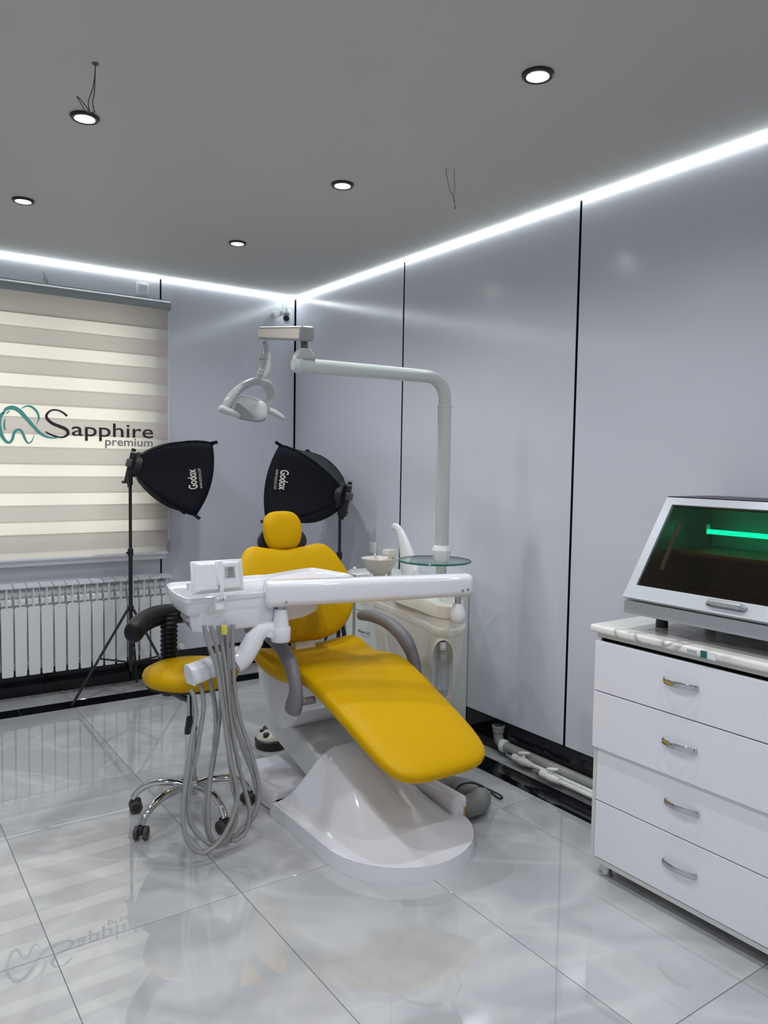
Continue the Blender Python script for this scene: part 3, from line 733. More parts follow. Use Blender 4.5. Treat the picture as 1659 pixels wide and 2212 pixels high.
# ------------------------------------------------------------------ spittoon unit
un = thing('spittoon_unit', 'cream dental water unit with spittoon bowl and swan-neck filler beside the chair', 'dental unit', (-.46, -2.15, 0))
oc = cr([(-.455,-1.79),(-.505,-2.05),(-.575,-2.38),(-.610,-2.50),(-.595,-2.565),(-.540,-2.590),(-.465,-2.555),(-.405,-2.47),(-.375,-2.2),(-.330,-1.85),(-.338,-1.775),(-.38,-1.75),(-.44,-1.755)], 4, True)
cc = V(-.445, -2.15, 0)
def ring(z, k, dz=0, ky=None): return [V(cc.x+(q.x-cc.x)*k, cc.y+(q.y-cc.y)*(ky or k), z) for q in oc]
B().loft([ring(.03,.72), ring(.34,.74), ring(.50,.86), ring(.62,.95), ring(.735,.985)]).build('lower_body', 'cream_plastic', un, smooth=50)
B().loft([ring(.732,.99), ring(.737,1.0), ring(.762,1.0), ring(.768,.985)]).build('rim_band', 'cream_plastic', un, smooth=50, bevel=.004)
B().loft([ring(.766,.93,ky=.965), ring(.815,.91,ky=.95)]).build('tray_body', 'cream_plastic', un, smooth=50, bevel=.008)
ob = cr([(-.525,-2.06),(-.575,-2.35),(-.600,-2.49),(-.585,-2.55),(-.535,-2.57),(-.465,-2.54),(-.41,-2.46),(-.38,-2.2),(-.36,-2.0),(-.43,-1.98)], 4, True)
B().loft([[V(q.x,q.y,.812) for q in ob], [V(q.x,q.y,.868) for q in ob], [V(cc.x+(q.x-cc.x)*.95,-2.27+(q.y+2.27)*.96,.878) for q in ob]]).build('top_cover', 'cream_plastic', un, smooth=50, bevel=.006)
B().lathe([(.0,.003),(.062,.003),(.064,.0)], (-.425,-2.14,.8765), n=28, caps=False).build('drain_opening', 'black_plastic', un)
B().box(-.47,-.40,-1.98,-1.86,.812,.818).build('instrument_recess', 'dark_steel', un)
# bowl
q = at(820, 1207, x=-.40)
B().lathe([(.02,-.085),(.05,-.08),(.078,-.05),(.096,-.015),(.103,.0),(.105,.004),(.100,.004),(.092,-.012),(.07,-.045),(.03,-.06),(0,-.062)], q, n=40, caps=False).build('spittoon_bowl', 'cream_plastic', un, smooth=80)
B().tube([(q.x,q.y,.80),(q.x,q.y,q.z-.08)], .035, 16).build('bowl_stem', 'cream_plastic', un)
B().tube(cr([q+V(.03,.10,-.02), q+V(.03,.09,.012), q+V(.02,.075,.012)], 4), .006, 8).build('rinse_nozzle', 'satin_white', un)
# swan neck filler
sp = [(893,1262,.052),(888,1240,.047),(882,1215,.042),(877,1190,.034),(871,1168,.026),(864,1150,.019),(857,1140,.0155),(851,1138,.013),(848,1143,.010)]
pts = cr([at(a, b_, x=-.42) for a, b_, r in sp], 4); rs = cr([(r,0,0) for a,b_,r in sp], 4)
B().tube(pts, [(q_.x*1.45, q_.x*.75) for q_ in rs], 16, flat=(0,1,0)).build('cup_filler', 'satin_white', un, smooth=80)
B().tube([pts[-2]+V(0,0,.002), pts[-2]+V(0,.0,-.010)], .006, 8).build('filler_outlet', 'dark_steel', un)
q2 = at(842, 1192, x=-.33)
B().obox(q2, V(.03,0,0), V(0,.03,0), V(0,0,.014)).build('sensor_box', 'cream_plastic', un, bevel=.004)
B().tube([q2, (q2.x, q2.y, .80)], .012, 10).build('sensor_post', 'cream_plastic', un)
# assistant post
q3 = at(766, 1238, x=-.62)
B().tube([(q3.x,q3.y,.30),(q3.x,q3.y,q3.z+.0)], .008, 10).tube([(q3.x,q3.y,.34),(-.45,-2.0,.34)], .010, 8).build('assistant_post', 'steel', un)
B().lathe([(0,.035),(.007,.033),(.0095,.025),(.007,.018),(.0075,0)], q3, n=14, caps=False).build('post_knob', 'satin_white', un)
B().box(q3.x-.02,q3.x+.07,q3.y-.06,q3.y+.02,q3.z-.006,q3.z).build('holder_plate', 'satin_white', un, bevel=.002)
# bottle in its bracket
bc = at(956, 1450, x=-.605); 
bx3 = B().lathe([(.0,-.115),(.012,-.118),(.024,-.112),(.030,-.085),(.032,-.07),(.0325,.07),(.030,.09),(.014,.115),(.012,.125)], bc, n=24, caps=False).build('water_bottle', 'bottle_plastic', un)
B().tube(cr([bc+V(0,0,.12), bc+V(.006,0,.04), bc+V(-.006,.004,-.04), bc+V(.004,0,-.105)], 5), .0022, 6).build('dip_tube', 'hose_grey', bx3)
B().lathe([(.016,.10),(.016,.135),(0,.136)], bc, n=16, caps=False).build('bottle_cap', 'satin_white', bx3)
q = bc
nz_ = V(-.60,-.80,0); sd_ = V(.80,-.60,0)
ap = [q+sd_*(.046*a)+V(0,0,b_) for a, b_ in ((-1,-.10),(-1,-.03),(-1,.05),(-.96,.095),(-.75,.125),(-.4,.142),(0,.148),(.4,.142),(.75,.125),(.96,.095),(1,.05),(1,-.03),(1,-.10))]
B().tube(cr([p_-nz_*.012 for p_ in ap], 3), [(.032,.0035)]*37, 8, flat=nz_).build('bottle_niche', 'cream_plastic', un, smooth=40)
B().prism([p_-nz_*.040 for p_ in ap], -nz_*.006).build('niche_back', 'satin_white', un, smooth=0)
# saliva cup holder + arm knob carrier
q = at(957, 1284, x=-.55)
B().tube([q+V(.02,.03,.03), q+V(-.005,-.02,-.04)], [.018,.004], 4).build('cup_holder', 'satin_white', un)
B().lathe([(.028,-.02),(.026,.0),(.022,.004),(.022,.02),(.018,.03),(0,.031)], at(940,1285,x=-.47), n=18, caps=False).build('top_fitting', 'cream_plastic', un)

# ------------------------------------------------------------------ operating lamp on its post
PX, PY = -.475, -2.385
lp = thing('operating_lamp', 'white dental operating lamp on a tall post with swing arm above the chair', 'dental lamp', (PX, PY, .87))
B().tube([(PX,PY,.86),(PX,PY,1.10)], .026, 18).build('post_foot', 'post_white', lp)
zb = at(955,1190,x=PX).z
B().lathe([(.024,-.075),(.036,-.046),(.046,-.012),(.047,.004),(.040,.022),(.034,.026)], (PX,PY,zb), n=10).build('post_collar', 'satin_white', lp, smooth=20)
tb = zb-.048
gl = B().lathe([(0,-.004),(.170,-.004),(.176,0),(.170,.004),(0,.004)], (PX+.02*0-.025,PY+.02,tb), n=64, caps=False).build('glass_table', 'table_glass', lp, smooth=30)
B().lathe([(.1695,-.005),(.1755,-.004),(.1775,0),(.1755,.004),(.1695,.005)], (PX-.025,PY+.02,tb), n=64, caps=False).build('glass_rim', 'glass_edge', gl, smooth=30)
zt = at(955,812,x=PX,).z; E_ = at(640, 786, x=-1.245)
zt = 1.925; E_ = V(-1.238, -2.337, 1.926)
hdv = (V(E_.x,E_.y,0)-V(PX,PY,0)).normalized()
pts = [V(PX,PY,zb+.02), V(PX,PY,1.55), V(PX,PY,1.775), V(PX,PY,1.80)]
post = B().tube([V(PX,PY,zb+.02), V(PX,PY,1.79)], .0325, 20).build('post', 'post_white', lp)
B().lathe([(.0335,0),(.0345,.002),(.0345,.008),(.0335,.010)], (PX,PY,1.785), n=20).build('post_joint', 'post_white', lp)
bend = [V(PX,PY,1.79), V(PX,PY,zt-.10)]+[V(PX,PY,zt-.10)+hdv*(.10*(1-math.cos(R(a))))+V(0,0,.10*math.sin(R(a))) for a in range(15,91,15)]+[V(E_.x,E_.y,E_.z)+hdv*.0]
B().tube(bend, .0305, 20).build('swing_arm', 'post_white', lp)
B().lathe([(.0335,-.0),(.036,.006),(.036,.02),(.025,.034),(0,.038)], E_-hdv*.012, hdv, 20, caps=False).build('end_cap', 'post_white', lp)
K = E_-hdv*.028+V(0,0,.022)
B().loft([[K+hdv*a+V(-hdv.y,hdv.x,0)*b_ for a,b_ in ((-.045,-.028),(.045,-.028),(.045,.028),(-.045,.028))],[K+V(0,0,.018)+hdv*a+V(-hdv.y,hdv.x,0)*b_ for a,b_ in ((-.042,-.028),(.042,-.028),(.042,.028),(-.042,.028))],[K+V(0,0,.048)+hdv*a+V(-hdv.y,hdv.x,0)*b_ for a,b_ in ((-.024,-.02),(.024,-.02),(.024,.02),(-.024,.02))]]).build('pivot_block', 'lamp_grey', lp, bevel=.006)
rb = K+V(0,0,.082)
B().tube([K+V(0,0,.04), rb+V(0,0,.01)], .0155, 14).build('pivot_stem', 'dark_steel', lp)
lb = V(-1.056, -1.66, 2.135)
bd2 = (lb-rb).normalized(); sd = bd2.cross(V(0,0,1)).normalized(); ub = sd.cross(bd2)
def rr(c, w_, h_, r_, n=5):
    out = []
    for (sx, sz, a0) in ((1,1,0),(-1,1,90),(-1,-1,180),(1,-1,270)):
        for k in range(n+1):
            a = R(a0+90*k/n); out.append(c+sd*(sx*(w_-r_)+r_*math.cos(a))+ub*(sz*(h_-r_)+r_*math.sin(a)))
    return out
c0 = rb-bd2*.035+ub*.028; c1 = lb+bd2*.045+ub*.028
B().loft([rr(c0,.031,.031,.013), rr(c1,.031,.031,.013)]).build('balance_arm', 'beam_grey', lp, smooth=40)
B().loft([rr(c0-bd2*.012,.026,.026,.011), rr(c0-bd2*.008,.030,.030,.013), rr(c0,.032,.032,.013)]).build('arm_end_cap', 'beam_grey', lp, smooth=40)
B().loft([rr(c1,.032,.032,.013), rr(c1+bd2*.008,.030,.030,.013), rr(c1+bd2*.012,.026,.026,.011)]).build('arm_end_cap', 'beam_grey', lp, smooth=40)
fs = sd if sd.dot(CAM-c0) > 0 else -sd
B().obox((c0+c1)/2+fs*.0315, bd2*((c1-c0).length/2-.004), fs*.0012, ub*.021).build('side_strip', 'beam_panel', lp)
for sg in (-1,1): B().obox((c0+c1)/2+fs*.032+ub*(.0225*sg), bd2*((c1-c0).length/2-.002), fs*.002, ub*.002).build('strip_moulding', 'chrome', lp)
# drop stem
Y2 = lb.y
def lq(a, b_, dy=0): return at(a, b_, y=Y2+dy)
B().tube([lq(571,738), lq(571,750)], .0135, 12).build('drop_pin', 'chrome', lp)
B().tube([lq(571,744), lq(571,752), lq(572,762), lq(572,772), lq(572,777)], [.018,.020,.027,.0305,.0305], 16).build('drop_neck', 'lamp_grey', lp, smooth=60)
B().tube(cr([lq(572,777), lq(573,790), lq(571,802), lq(565,813), lq(562,821)], 4), [.030]*9+[.029]*4+[.026,.026,.025,.024], 16).build('knuckle', 'lamp_grey', lp, smooth=60)
# lamp head: yoke, body, handles
fw_ = rgt; uu = V(0,0,1)
yk = [(486,884,-.05),(497,862,-.05),(515,842,-.045),(535,829,-.03),(556,823,-.01),(574,828,.02),(583,842,.05),(584,858,.07),(579,874,.08)]
pts = cr([lq(a, b_, d) for a, b_, d in yk], 4)
B().tube(pts, [(.016+.014*abs(math.sin(math.pi*i/(len(pts)-1)*.9)), .024-.011*i/(len(pts)-1)) for i in range(len(pts))], 12, flat=(0,1,0)).build('yoke', 'lamp_grey', lp, smooth=80)
body = [[(497,882),(519,855),(545,857),(567,866),(577,878),(576,904),(562,911),(530,907),(500,898)], ]
def sect(px, dy, k=1.0, c=(542,884)):
    return [lq(c[0]+(a-c[0])*k, c[1]+(b_-c[1])*k, dy) for a, b_ in px]
P0 = [(x.x, x.y) for x in cr([Vector((a,b_)) for a,b_ in body[0]], 3, True)]
B().loft([sect(P0,-.075,.70), sect(P0,-.065,.90), sect(P0,-.04,1.0), sect(P0,.05,1.0), sect(P0,.08,.88), sect(P0,.09,.66)]).build('lamp_head', 'lamp_white', lp, smooth=60)
P1 = [(498,888),(511,868),(528,880),(543,895),(554,903),(575,903),(569,911),(552,912),(522,907),(501,899)]
B().loft([sect(P1,-.040,1.0), sect(P1,-.074,.97), sect(P1,-.080,.92)]).build('reflector_shield', 'lamp_shield', lp, smooth=60, bevel=.004)
B().tube([lq(474,880,-.08), lq(481,884,-.08), lq(505,893,-.085), lq(517,899,-.085)], [(.015,.020),(.019,.022),(.016,.020),(.011,.014)], 14, flat=(0,0,1)).build('handle', 'lamp_white', lp, smooth=80, bevel=.003)
B().tube([lq(579,886,.06), lq(590,890,.06), lq(606,899,.06), lq(614,904,.06)], [(.017,.018),(.017,.018),(.015,.017),(.010,.011)], 14, flat=(0,0,1)).build('handle', 'lamp_white', lp, smooth=80, bevel=.003)

# ------------------------------------------------------------------ instrument delivery unit (beam, tray, hoses)
Ra = V(-.640, -2.722, .997); La = V(-1.425, -2.52, .995)
dl = thing('instrument_delivery_unit', 'white dental instrument tray on a long swing beam with hanging grey hoses', 'dental tray', (La.x, La.y, 0))
bdv = (Ra-La).normalized(); sdv = V(-bdv.y, bdv.x, 0)
def brr(c, w_, h_, r_, n=5):
    out = []
    for (sx, sz, a0) in ((1,1,0),(-1,1,90),(-1,-1,180),(1,-1,270)):
        for k in range(n+1):
            a = R(a0+90*k/n); out.append(c+sdv*(sx*(w_-r_)+r_*math.cos(a))+V(0,0,1)*(sz*(h_-r_)+r_*math.sin(a)))
    return out
B().loft([brr(La-bdv*.03,.045,.052,.028), brr(Ra+bdv*.03,.045,.048,.028)]).build('beam', 'white_plastic', dl, smooth=50)
B().loft([brr(La-bdv*.046,.036,.043,.024), brr(La-bdv*.042,.043,.050,.028), brr(La-bdv*.030,.047,.054,.029), brr(La-bdv*.024,.047,.054,.029)]).build('beam_end_cap', 'white_plastic', dl, smooth=50)
B().loft([brr(Ra+bdv*.026,.046,.049,.028), brr(Ra+bdv*.036,.044,.047,.027), brr(Ra+bdv*.042,.036,.039,.022)]).build('beam_end_cap', 'white_plastic', dl, smooth=50)
for c_q in (Ra-bdv*.012+V(0,0,-.018), Ra+bdv*.013+V(0,0,-.015), La+bdv*.03+V(0,0,-.030)):
    B().lathe([(.0065,-.002),(.006,.003),(.003,.0035),(.0025,.001),(0,.001)], c_q-sdv*.0445, -sdv, 12, caps=False).build('screw', 'chrome', dl)
# right pivot knob
kq = Ra-bdv*.01
B().tube([kq+V(0,0,-.05), kq+V(0,0,-.085)], .014, 14).build('pivot_stem', 'steel', dl)
B().lathe([(.0,-.168),(.020,-.166),(.030,-.154),(.034,-.136),(.033,-.118),(.026,-.098),(.022,-.085),(.020,-.08),(0,-.08)], kq, n=24, caps=False).build('pivot_knob', 'satin_white', dl, smooth=80)
B().tube([kq+V(0,0,-.13), kq+V(.10,.14,-.135)], .018, 12).build('support_arm', 'satin_white', dl)
# left pivot: pin, cone, collar
lq0 = La+bdv*.020+V(0,0,.012)
B().tube([lq0+V(0,0,-.05), lq0+V(0,0,-.078)], .0165, 16).build('pivot_stem', 'steel', dl)
B().lathe([(.0,-.076),(.026,-.076),(.028,-.10),(.034,-.155),(.035,-.165),(0,-.165)], lq0, n=28, caps=False).build('pivot_cone', 'satin_white', dl, smooth=40)
B().lathe([(0,-.148),(.0385,-.148),(.040,-.152),(.040,-.200),(.036,-.206),(0,-.206)], lq0, n=28, caps=False).build('pivot_collar', 'white_plastic', dl, smooth=40)
cz = lq0.z-.178
B().loft([[lq0+V(0,.032,-.155),lq0+V(0,-.032,-.155),lq0+V(0,-.032,-.202),lq0+V(0,.032,-.202)], [V(-1.48,-2.45,cz+.045),V(-1.49,-2.51,cz+.045),V(-1.49,-2.51,cz+.0),V(-1.48,-2.45,cz+.0)]]).build('collar_arm', 'white_plastic', dl, bevel=.006)
# instrument table
ZT = 1.005
tb_ = [(at(a, b_, z=ZT).x, at(a, b_, z=ZT).y) for a, b_ in ((758,1241),(722,1234),(684,1227.5),(672,1227),(640,1231),(600,1238),(570,1242),(535,1244))]
tp = cr([(-1.795,-2.47),(-1.785,-2.525),(-1.73,-2.535),(-1.60,-2.53),(-1.47,-2.525),(-1.25,-2.50),(-1.06,-2.46),(-1.00,-2.43)]+tb_+[(-1.55,-2.14),(-1.66,-2.13),(-1.725,-2.14),(-1.755,-2.20),(-1.785,-2.35)], 3, True)
tp = [V(q.x,q.y,0) for q in tp]; tc = V(-1.45,-2.34,0)
def tr(z, k, zf=0): return [V(tc.x+(q.x-tc.x)*k, tc.y+(q.y-tc.y)*k, z) for q in tp]
B().loft([tr(.925,.90), tr(.938,.955), tr(.955,.975), tr(ZT-.022,.985)], True, False).build('table_underside', 'satin_white', dl, smooth=50)
B().loft([tr(ZT-.022,.985), tr(ZT-.018,1.0,.02), tr(ZT,1.0,.024), tr(ZT+.002,.985,.024), tr(ZT-.006,.965,.02), tr(ZT-.012,.955,.0)], False, True).build('table_top', 'white_plastic', dl, smooth=50)
# front housing under the table
fh = [(-1.775,-2.50),(-1.745,-2.53),(-1.44,-2.52),(-1.40,-2.50),(-1.22,-2.44),(-1.13,-2.37),(-1.16,-2.25),(-1.30,-2.20),(-1.68,-2.20),(-1.74,-2.30)]
fc = V(-1.50,-2.36,0)
def fr_(z, k): return [V(fc.x+(x-fc.x)*k, fc.y+(y-fc.y)*k, z) for x, y in fh]
B().loft([fr_(.865,.88), fr_(.872,.935), fr_(.90,.965), fr_(.93,.985), fr_(ZT-.02,1.0)]).build('control_housing', 'white_plastic', dl, smooth=50, bevel=.004)
for k in range(4): B().lathe([(0,-.014),(.009,-.014),(.009,.012),(0,.012)], V(-1.745+.006*k,-2.42+.035*k,.905), (-.94,.34,0), 10, caps=False).build('control_knob', 'silver_paint', dl)
# monitor panel on the table (seen from behind)
mo = at(470, 1245, y=-2.545)
ux_ = (at(530,1235,y=-2.50)-at(410,1244,y=-2.56)).normalized(); uy_ = V(0.0,.16,1).normalized(); nz = ux_.cross(uy_).normalized(); uy_ = nz.cross(ux_)
nz = nz if nz.dot(CAM-mo) > 0 else -nz
w2, h2 = .117, .061
mn = B().obox(mo, ux_*w2, nz*.006, uy_*h2).build('control_panel', 'satin_white', dl, bevel=.006, seg=3)
B().loft([[mo+ux_*a*w2*.92+uy_*b_*h2*.92+nz*.006 for a,b_ in ((-1,-1),(1,-1),(1,1),(-1,1))],[mo+ux_*a*w2*.74+uy_*b_*h2*.78+nz*.018 for a,b_ in ((-1,-1),(1,-1),(1,1),(-1,1))]]).build('back_cover', 'satin_white', mn, smooth=0, bevel=.004)
B().obox(mo-ux_*.004+uy_*.012+nz*.019, ux_*.015, nz*.006, uy_*.046).build('cable_channel', 'satin_white', mn, bevel=.004)
stk = B().obox(mo+ux_*.044+uy_*.012+nz*.0186, ux_*.0235, nz*.0006, uy_*.022).build('rating_label', 'sticker', mn, smooth=0)
lb_ = B()
for i in range(7): 
    w_ = (.010,.016,.014,.012,.015,.010,.019)[i]
    lb_.obox(mo+ux_*(.047)+uy_*(.029-.0055*i)+nz*.0195, ux_*w_, nz*.0002, uy_*.0009)
lb_.build('fine_print', 'ink', stk, smooth=0)
for a in (-.093,.095): B().lathe([(.004,0),(.004,.003),(0,.003)], mo+ux_*a-uy_*.006+nz*.0065, nz, 10, caps=False).build('screw', 'dark_steel', mn)
B().tube(cr([mo-ux_*.004-uy_*.01+nz*.026, mo-ux_*.004-uy_*.04+nz*.028, mo-ux_*.004-uy_*.085+nz*.02], 4), [(.0085,.006)]*9, 8, flat=ux_).build('tilt_bracket', 'satin_white', mn)
for s_g in (-1,1): B().lathe([(.008,0),(.009,.003),(.009,.009),(.006,.011),(0,.011)], mo-ux_*(.004-.010*s_g)-uy_*.084+nz*.016, ux_*s_g, 12, caps=False).build('hinge_knob', 'satin_white', mn)
B().obox(mo-ux_*.006-uy_*.105+nz*.006, ux_*.017, nz*.008, uy_*.020).build('hinge_plate', 'satin_white', mn, bevel=.003)
B().lathe([(0,.03),(.008,.028),(.009,.018),(.006,.01),(.006,0)], at(408,1275,y=-2.45), n=12, caps=False).build('joystick', 'satin_white', dl)
# lower arm with hose holder
YH = -2.50
lo_ = [(1.0,)]
def hq(a, b_, dy=0): return at(a, b_, y=YH+dy)
B().tube(cr([hq(588,1355), hq(570,1358), hq(554,1374), hq(540,1398), hq(526,1420), hq(508,1434)], 4), [(.028,.030)]*5+[(.03,.036)]*4+[(.03,.042)]*12, 14, flat=(0,1,0)).build('holder_arm', 'white_plastic', dl, smooth=60)
ea = hq(410,1462); eb = hq(520,1418, .03); hd3 = (eb-ea).normalized(); hs3 = V(0,-1,0); hs3 = (hs3-hd3*hs3.dot(hd3)).normalized(); hu3 = hs3.cross(hd3); hu3 = hu3 if hu3.z > 0 else -hu3
pr = [(-.030,-.030),(-.036,.0),(-.030,.032),(-.012,.046),(.012,.046),(.030,.032),(.036,.0),(.030,-.030)]
def hr(c, k): return [c+hs3*(a*k)+hu3*(b_*k) for a, b_ in pr]
B().loft([hr(ea,1), hr(eb,.98)]).build('hose_holder', 'satin_white', dl, smooth=30, bevel=.006)
B().loft([hr(ea-hd3*.004,1.03), hr(ea+hd3*.002,1.06)]).build('holder_end_plate', 'satin_white', dl, smooth=30, bevel=.002)
hoses = [  # photo pixels of each hose from the housing to the holder, with depth offsets
 [(440,1350),(452,1395),(468,1440),(476,1490),(486,1560),(497,1640),(512,1700),(509,1745),(492,1790),(470,1822),(441,1842),(414,1832),(398,1795),(395,1750),(400,1700),(408,1640),(415,1590),(423,1550),(420,1510),(413,1490)],
 [(455,1350),(468,1400),(478,1450),(484,1500),(492,1570),(498,1640),(503,1700),(512,1742),(505,1785),(486,1818),(463,1828),(438,1812),(415,1785),(406,1740),(410,1690),(424,1630),(434,1570),(440,1530),(438,1500),(432,1478)],
 [(472,1350),(482,1410),(490,1470),(495,1530),(505,1600),(517,1660),(530,1710),(539,1750),(534,1790),(515,1812),(500,1816)],
 [(490,1350),(492,1410),(494,1460),(500,1520),(513,1580),(534,1640),(548,1680),(557,1720),(553,1752),(538,1778),(520,1800),(480,1815),(462,1822)],
 [(503,1348),(502,1400),(505,1450),(508,1500),(520,1560),(540,1620),(556,1680),(560,1720),(550,1758),(530,1785),(507,1808),(475,1826),(458,1818),(449,1770),(452,1700),(460,1640),(466,1580),(464,1520),(456,1480),(452,1466)],
 [(482,1352),(484,1430),(480,1500),(472,1570),(462,1640),(452,1690),(443,1740),(446,1790),(460,1825)],
]
dys = [-.03, -.01, .0, .02, .012, .03]
for hp, dy in zip(hoses, dys):
    back = hp[-1][1] < 1600; n_ = len(hp)-1
    pts = [hq(a, b_, (dy-.062) if not back else (dy-.062)*(1-max(0, (i-n_*.5)/(n_*.5))**2)) for i, (a, b_) in enumerate(hp)]
    for p_ in pts: p_.z = max(p_.z, .014)
    ho_ = B().tube(cr(pts, 5), .0076, 10).build('hose', 'hose_grey', dl, smooth=80)
    sp2 = cr(pts, 4)
    B().tube(sp2, [.0112+.0022*math.sin(i*1.7+dy*90)+.001*math.sin(i*4.1) for i in range(len(sp2))], 8, cap=False).build('plastic_sleeve', 'hose_sleeve', ho_, smooth=60)
B().lathe([(0,-.022),(.010,-.022),(.013,-.014),(.013,.012),(0,.012)], hq(484,1358,-.085), n=14, caps=False).build('oil_cup', 'amber', dl)

# ------------------------------------------------------------------ pipes along the wall
t = thing('drain_pipe', 'grey plastic drain pipe with upturned elbow lying along the side wall', 'pipe', (-.055, -2.9, 0))
rp_ = .056; xd = -.030
for yy in (-2.62, -3.3, -4.1): B().box(xd-.012, xd+.012, yy-.012, yy+.012, 0, rp_-.02).build('pipe_support', 'pipe_white', t)
B().tube([(xd,-2.40,rp_),(xd,-4.3,rp_)], .0265, 18).build('straight_pipe', 'pipe_grey', t)
B().tube(cr([(xd,-2.395,rp_),(xd,-2.375,rp_+.004),(xd,-2.350,.075),(xd,-2.342,.10)], 4), .0255, 18).build('elbow', 'pipe_grey', t)
B().tube([(xd,-2.342,.09),(xd,-2.342,.118),(xd,-2.342,.12),(xd,-2.342,.140),(xd,-2.342,.142),(xd,-2.342,.152),(xd,-2.342,.153)], [.0255,.0265,.031,.031,.0335,.0335,.030], 20).build('socket', 'pipe_grey', t)
B().lathe([(0,.1545),(.028,.1545)], (xd,-2.342,0), n=20, caps=False).build('opening', 'black_plastic', t)
B().tube([(xd,-2.375,rp_),(xd,-2.377,rp_),(xd,-2.395,rp_),(xd,-2.397,rp_),(xd,-2.402,rp_),(xd,-2.404,rp_)], [.0265,.0335,.0335,.031,.031,.0265], 20).build('coupling', 'pipe_white', t)
def valve(y0, z, x, label):
    t = thing('valve_pipe', label, 'pipe', (x, y0, 0))
    for yy in (y0-1.2,): B().box(x-.008, x+.008, yy-.008, yy+.008, 0, z-.008).build('pipe_support', 'pipe_white', t)
    B().tube([(x,y0-.16,z),(x,-4.3,z)], .012, 12).build('water_pipe', 'pipe_white', t)
    B().tube([(x,y0-.085,z),(x,y0-.09,z),(x,y0-.10,z),(x,y0-.13,z),(x,y0-.15,z),(x,y0-.17,z)], [.012,.018,.021,.021,.017,.016], 16).build('valve_body', 'pipe_white', t, smooth=40)
    B().tube([(x,y0-.050,z),(x,y0-.052,z),(x,y0-.085,z),(x,y0-.088,z)], [.015,.0185,.0185,.016], 8).build('union_nut', 'pipe_white', t, smooth=20)
    B().tube([(x,y0,z),(x,y0-.015,z),(x,y0-.016,z),(x,y0-.028,z),(x,y0-.029,z),(x,y0-.05,z)], [.008,.009,.011,.011,.013,.013], 10).build('threaded_end', 'chrome', t, smooth=20)
    B().tube([(x,y0-.12,z+.015),(x,y0-.12,z+.036)], [.011,.009], 10).build('valve_stem', 'pipe_white', t)
    B().tube([(x-.006,y0-.095,z+.036),(x,y0-.12,z+.041),(x+.006,y0-.155,z+.050)], [(.007,.010),(.010,.012),(.006,.009)], 10, flat=(0,0,1)).build('valve_handle', 'pipe_white', t, bevel=.002)
a = at(1094, 1628, z=.047); b_ = at(1152, 1662, z=.048)
valve(a.y, .047, a.x, 'white water pipe with shutoff valve lying beside the drain pipe, longer of the two')
valve(b_.y, .048, b_.x, 'white water pipe with shutoff valve lying farther from the drain pipe, shorter of the two')

# ------------------------------------------------------------------ drawer cabinet
XF = -.56; YC = -3.405; YE = -5.0
cb_ = thing('drawer_cabinet', 'white cabinet with four drawers and arched chrome handles standing by the wall', 'cabinet', (-.3, -4.1, 0))
bd3 = B()
bd3.box(-.17, XF, YC-.016, YC, .055, .911).box(-.17, XF, YE, YE+.016, .055, .911).box(-.17, XF, YE, YC-.016, .055, .072).box(-.17, XF, YE, YC-.016, .895, .911).box(-.174, -.17, YE, YC, .055, .911)
bd3.build('carcass', 'cabinet_edge', cb_, smooth=0, bevel=.001)
B().box(XF+.012, XF+.02, YE+.016, YC-.016, .072, .896).build('inner_face', 'black_joint', cb_, smooth=0)
DZ = [(.076,.287,0),(.291,.487,.0),(.490,.697,-.012),(.701,.884,-.012)]
hz = [at(1470,1875,x=XF), at(1475,1743,x=XF), at(1470,1610,x=XF-.012), at(1473,1477,x=XF-.012)]
for (z0, z1, dx), h_ in zip(DZ, hz):
    dr = B().box(XF+.012+dx, XF-.004+dx, YE+.018, YC-.020 if dx == 0 else YC-.004, z0, z1).build('drawer', 'cabinet_white', cb_, smooth=0, bevel=.0015)
    xh = XF-.004+dx; L_ = .062
    hpts = cr([(xh,h_.y+L_,h_.z+.0),(xh-.010,h_.y+L_-.002,h_.z),(xh-.020,h_.y+L_*.5,h_.z),(xh-.024,h_.y,h_.z),(xh-.020,h_.y-L_*.5,h_.z),(xh-.010,h_.y-L_+.002,h_.z),(xh,h_.y-L_,h_.z)], 4)
    B().tube(hpts, [(.0026,.0105)]*len(hpts), 8, flat=(1,0,0)).build('handle', 'chrome', dr, smooth=30)
for yy in (YC-.045, YE+.06):
    for xx in (XF+.04, -.22):
        B().lathe([(0,0),(.024,0),(.025,.006),(.020,.010),(.020,.03),(.024,.034),(.024,.055),(0,.055)], (xx, yy, 0), n=24, caps=False).build('foot', 'chrome', cb_, smooth=30)
wt = thing('countertop', 'white marble-look worktop lying on the drawer cabinet', 'worktop', (-.3, -4.1, .912))
B().box(-.004, XF-.022, YE-.02, YC+.022, .912, .941).build('slab', 'counter_marble', wt, bevel=.010, seg=3)
q = at(1493,1393,x=XF-.0225); xw = XF-.0226
B().box(xw-.0006, xw, q.y+.014, q.y-.020, .920, .932).build('sticker_emblem', 'sticker', wt, smooth=0)
q = at(1520,1399,x=XF-.0225); B().box(xw-.0006, xw, q.y+.010, q.y-.012, .914, .937).build('sticker_patch', 'label_green', wt, smooth=0)
q = at(1537,1404,x=XF-.0225); B().box(xw-.0006, xw, q.y+.012, q.y-.016, .914, .937).build('sticker_paper', 'socket_white', wt, smooth=0)

